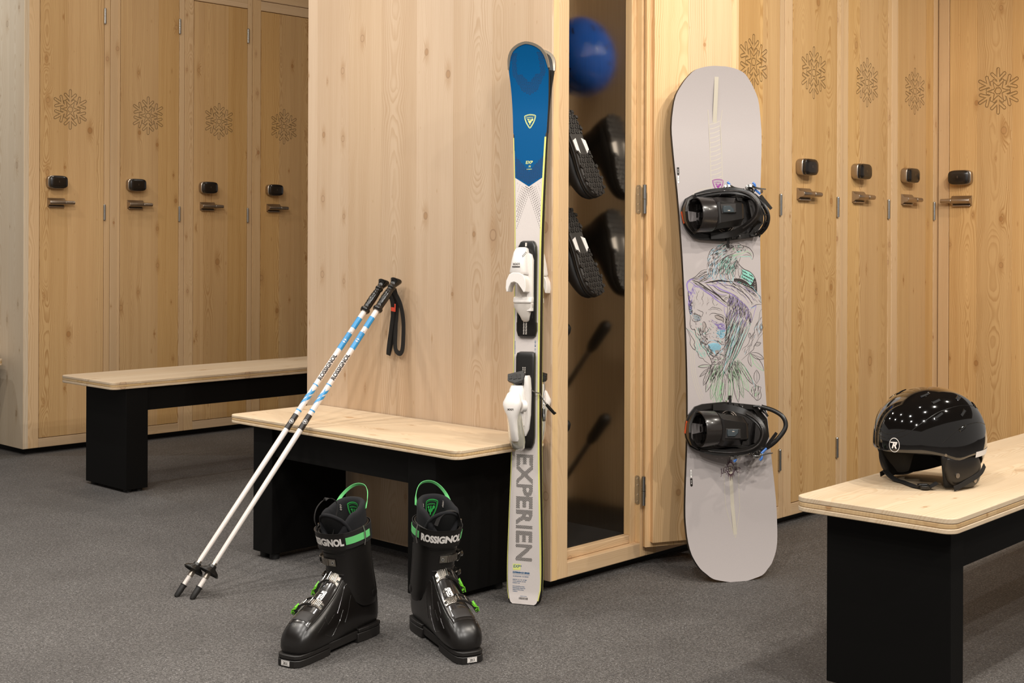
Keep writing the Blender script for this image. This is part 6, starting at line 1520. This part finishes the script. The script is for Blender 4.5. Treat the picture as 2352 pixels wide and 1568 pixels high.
# ---------------------------------------------------------------- inside the open locker: boots on a dryer rack
SB = plain('boot_black_leather', '171412', .5, grain=.3, gscale=500); SBR = plain('boot_rubber_tread', '211d1a', .55); SBR2 = plain('boot_rubber_grey', '34302c', .6)
def soft_boot(label, heel, toe, up):
    heel = Vector(heel); toe = Vector(toe); M = frame(heel, toe - heel, up)
    t = thing('snowboard_boot', label, 'boot', M=M)
    Ls = .275
    OUT = [(-.012, 0), (-.008, .024), (.01, .036), (.05, .039), (.10, .036), (.14, .038), (.19, .046), (.235, .047), (.265, .038), (.280, .020), (.285, 0), (.280, -.022), (.262, -.040), (.23, -.047), (.19, -.044), (.14, -.035), (.10, -.033), (.05, -.036), (.01, -.033), (-.008, -.020)]
    ol = bez([(x, y) for x, y in OUT] + [OUT[0]], 4)[:-1]
    m = MB(); m.prism(ol[::-1] if False else ol[::-1][::-1], 0, .022, SBR2); m.prism([(x * 1.0, y * 1.03) for x, y in ol], .009, .017, SB)
    so = m.obj('sole', t, 40, bevel=.002)
    def blk(pl, h=.005, mat=SBR): m.prism(pl, -h, .0005, mat)
    def inn(x, y):
        c = False; j = len(ol) - 1
        for i in range(len(ol)):
            if (ol[i][1] > y) != (ol[j][1] > y) and x < (ol[j][0] - ol[i][0]) * (y - ol[i][1]) / (ol[j][1] - ol[i][1]) + ol[i][0]: c = not c
            j = i
        return c
    for lo, hi in ((-1, .1), (.1, 1)):
        m = MB(); m_ = m
        for ix in range(17):
            for iy in range(-3, 4):
                x = .0 + ix * .0168; y = iy * .0128 + (.003 if ix % 2 else -.003)
                if .082 < x < .135 or not lo < x < hi: continue
                if not inn(x, y): continue
                sgn = 1 if (ix + iy) % 2 else -1; a = sgn * .5
                pl = [(-.0068, -.0042), (.003, -.0046), (.0072, 0), (.003, .0046), (-.0068, .0042), (-.003, 0)]
                blk([(x + px * math.cos(a) - py * math.sin(a), y + px * math.sin(a) + py * math.cos(a)) for px, py in pl], .0028)
        for k in range(len(ol)):
            if k % 4 == 0 and not (.085 < ol[k][0] < .135) and lo < ol[k][0] < hi:
                x, y = ol[k]; n = Vector((x - .13, y, 0)).normalized(); q = Vector((x, y, 0)) - n * .005
                tt = Vector((-n.y, n.x, 0)); m_.prism([(q + tt * a_ * .0065 + n * b_ * .0045)[:2] for a_, b_ in ((-1, -1), (1, -1), (1, 1), (-1, 1))], -.0045, .0005, SBR)
        m.obj('tread', so, 0)
    for sg in (1, -1):
        m = MB()
        m.prism([(.088, sg * .016), (.140, sg * .020), (.128, sg * .036), (.096, sg * .036)][::sg], -.0015, .0005, INKW)
        m.obj('white_inlay', so, 0)['label'] = 'white inlay at the arch of the sole'
    m = MB()
    SEC = [(-.010, .05, .020), (.0, .09, .030), (.02, .12, .037), (.06, .125, .040), (.10, .118, .040), (.14, .100, .041), (.18, .085, .044), (.22, .072, .045), (.25, .062, .040), (.27, .052, .030), (.28, .040, .016)]
    rr = []
    for x in [-.010, -.004, .004, .014, .03, .05, .07, .09, .11, .13, .15, .17, .19, .21, .23, .245, .258, .268, .275, .280]:
        zt, hw = interp(SEC, x)[:2]
        rr.append([(x, hw * abs(math.cos(a)) ** .85 * (1 if math.cos(a) > 0 else -1), .018 + (zt - .018) / 2 * (1 + (abs(math.sin(a)) ** .8) * (1 if math.sin(a) > 0 else -1))) for a in [2 * PI * j / 28 for j in range(28)]])
    m.loft(rr, SB); m.obj('foot', t, 60)
    m = MB(); rr = []
    for i in range(12):
        u = i / 11; z = .05 + .235 * u; cx = .050 + .012 * u; ra = .056 + .006 * u; rb = .043 + .008 * u
        rr.append([(cx + ra * math.cos(a), rb * math.sin(a), z + .012 * u * -math.cos(a)) for a in [2 * PI * j / 32 for j in range(32)]])
    for o in (.006, .012):
        rr.append([(p[0] + (.062 - p[0]) * o * 10, p[1] * (1 - o * 12), p[2] - .04 * (o > .01)) for p in rr[11]])
    m.loft(rr, SB, False)
    for k in range(5): 
        z = .10 + k * .035; m.tube([(.060 + .058 * math.cos(a), .047 * math.sin(a), z) for a in [R(q) for q in range(-60, 61, 12)]], .0022, BDM, 6)
    m.obj('shaft', t, 60)
    return t
soft_boot('upper black snowboard boot in the open locker, tread facing out', (3.128, 2.735, 1.425), (3.158, 2.625, 1.195), (-.10, .93, -.38))
soft_boot('lower black snowboard boot in the open locker, tread facing out', (3.128, 2.735, 1.115), (3.158, 2.625, .885), (-.10, .93, -.38))
rack = thing('boot_dryer', 'dark boot drying rack with angled pegs at the back of the open locker', 'boot dryer', (3.14, 3.06, .3))
m = MB(); m.box((-.03, 0, 0), (.03, .029, 1.35), plain('rack_grey_metal', '4a4744', .4, .6)); m.obj('post', rack, 0, bevel=.003)
for zt in (1.40, 1.09, .755, .45):
    m = MB(); A_ = Vector((0, -.315, zt - .3)); B_ = Vector((0, .0, zt - .3 - .39)); d = (B_ - A_).normalized()
    if zt > .8: A_ = Vector((0, -.20, zt - .42)); B_ = Vector((0, 0, zt - .62)); d = (B_ - A_).normalized()
    if zt < .8: m.tube([A_, A_ + d * .006, A_ + d * .02, A_ + d * .10, A_ + d * .12, A_ + d * .13], [.008, .016, .021, .019, .014, .009], PLBM, 18)
    m.tube([A_ + d * .01, B_], .0095, steel('peg_tube', '8a8784', .35) if zt > 1.3 else bpy.data.materials['peg_tube'], 12); m.obj('peg', rack, 45)
# hook that carries the blue helmet
t = thing('coat_hook', 'small metal hook at the back wall of the open locker', 'hook', (3.098, 3.088, 1.69))
m = MB(); m.tube([(0, 0, 0), (0, -.06, 0), (0, -.14, .0), (0, -.15, .012)], .004, STEEL, 10); m.box((-.012, -.002, -.02), (.012, .001, .02), STEEL); m.obj('hook_arm', t, 40)
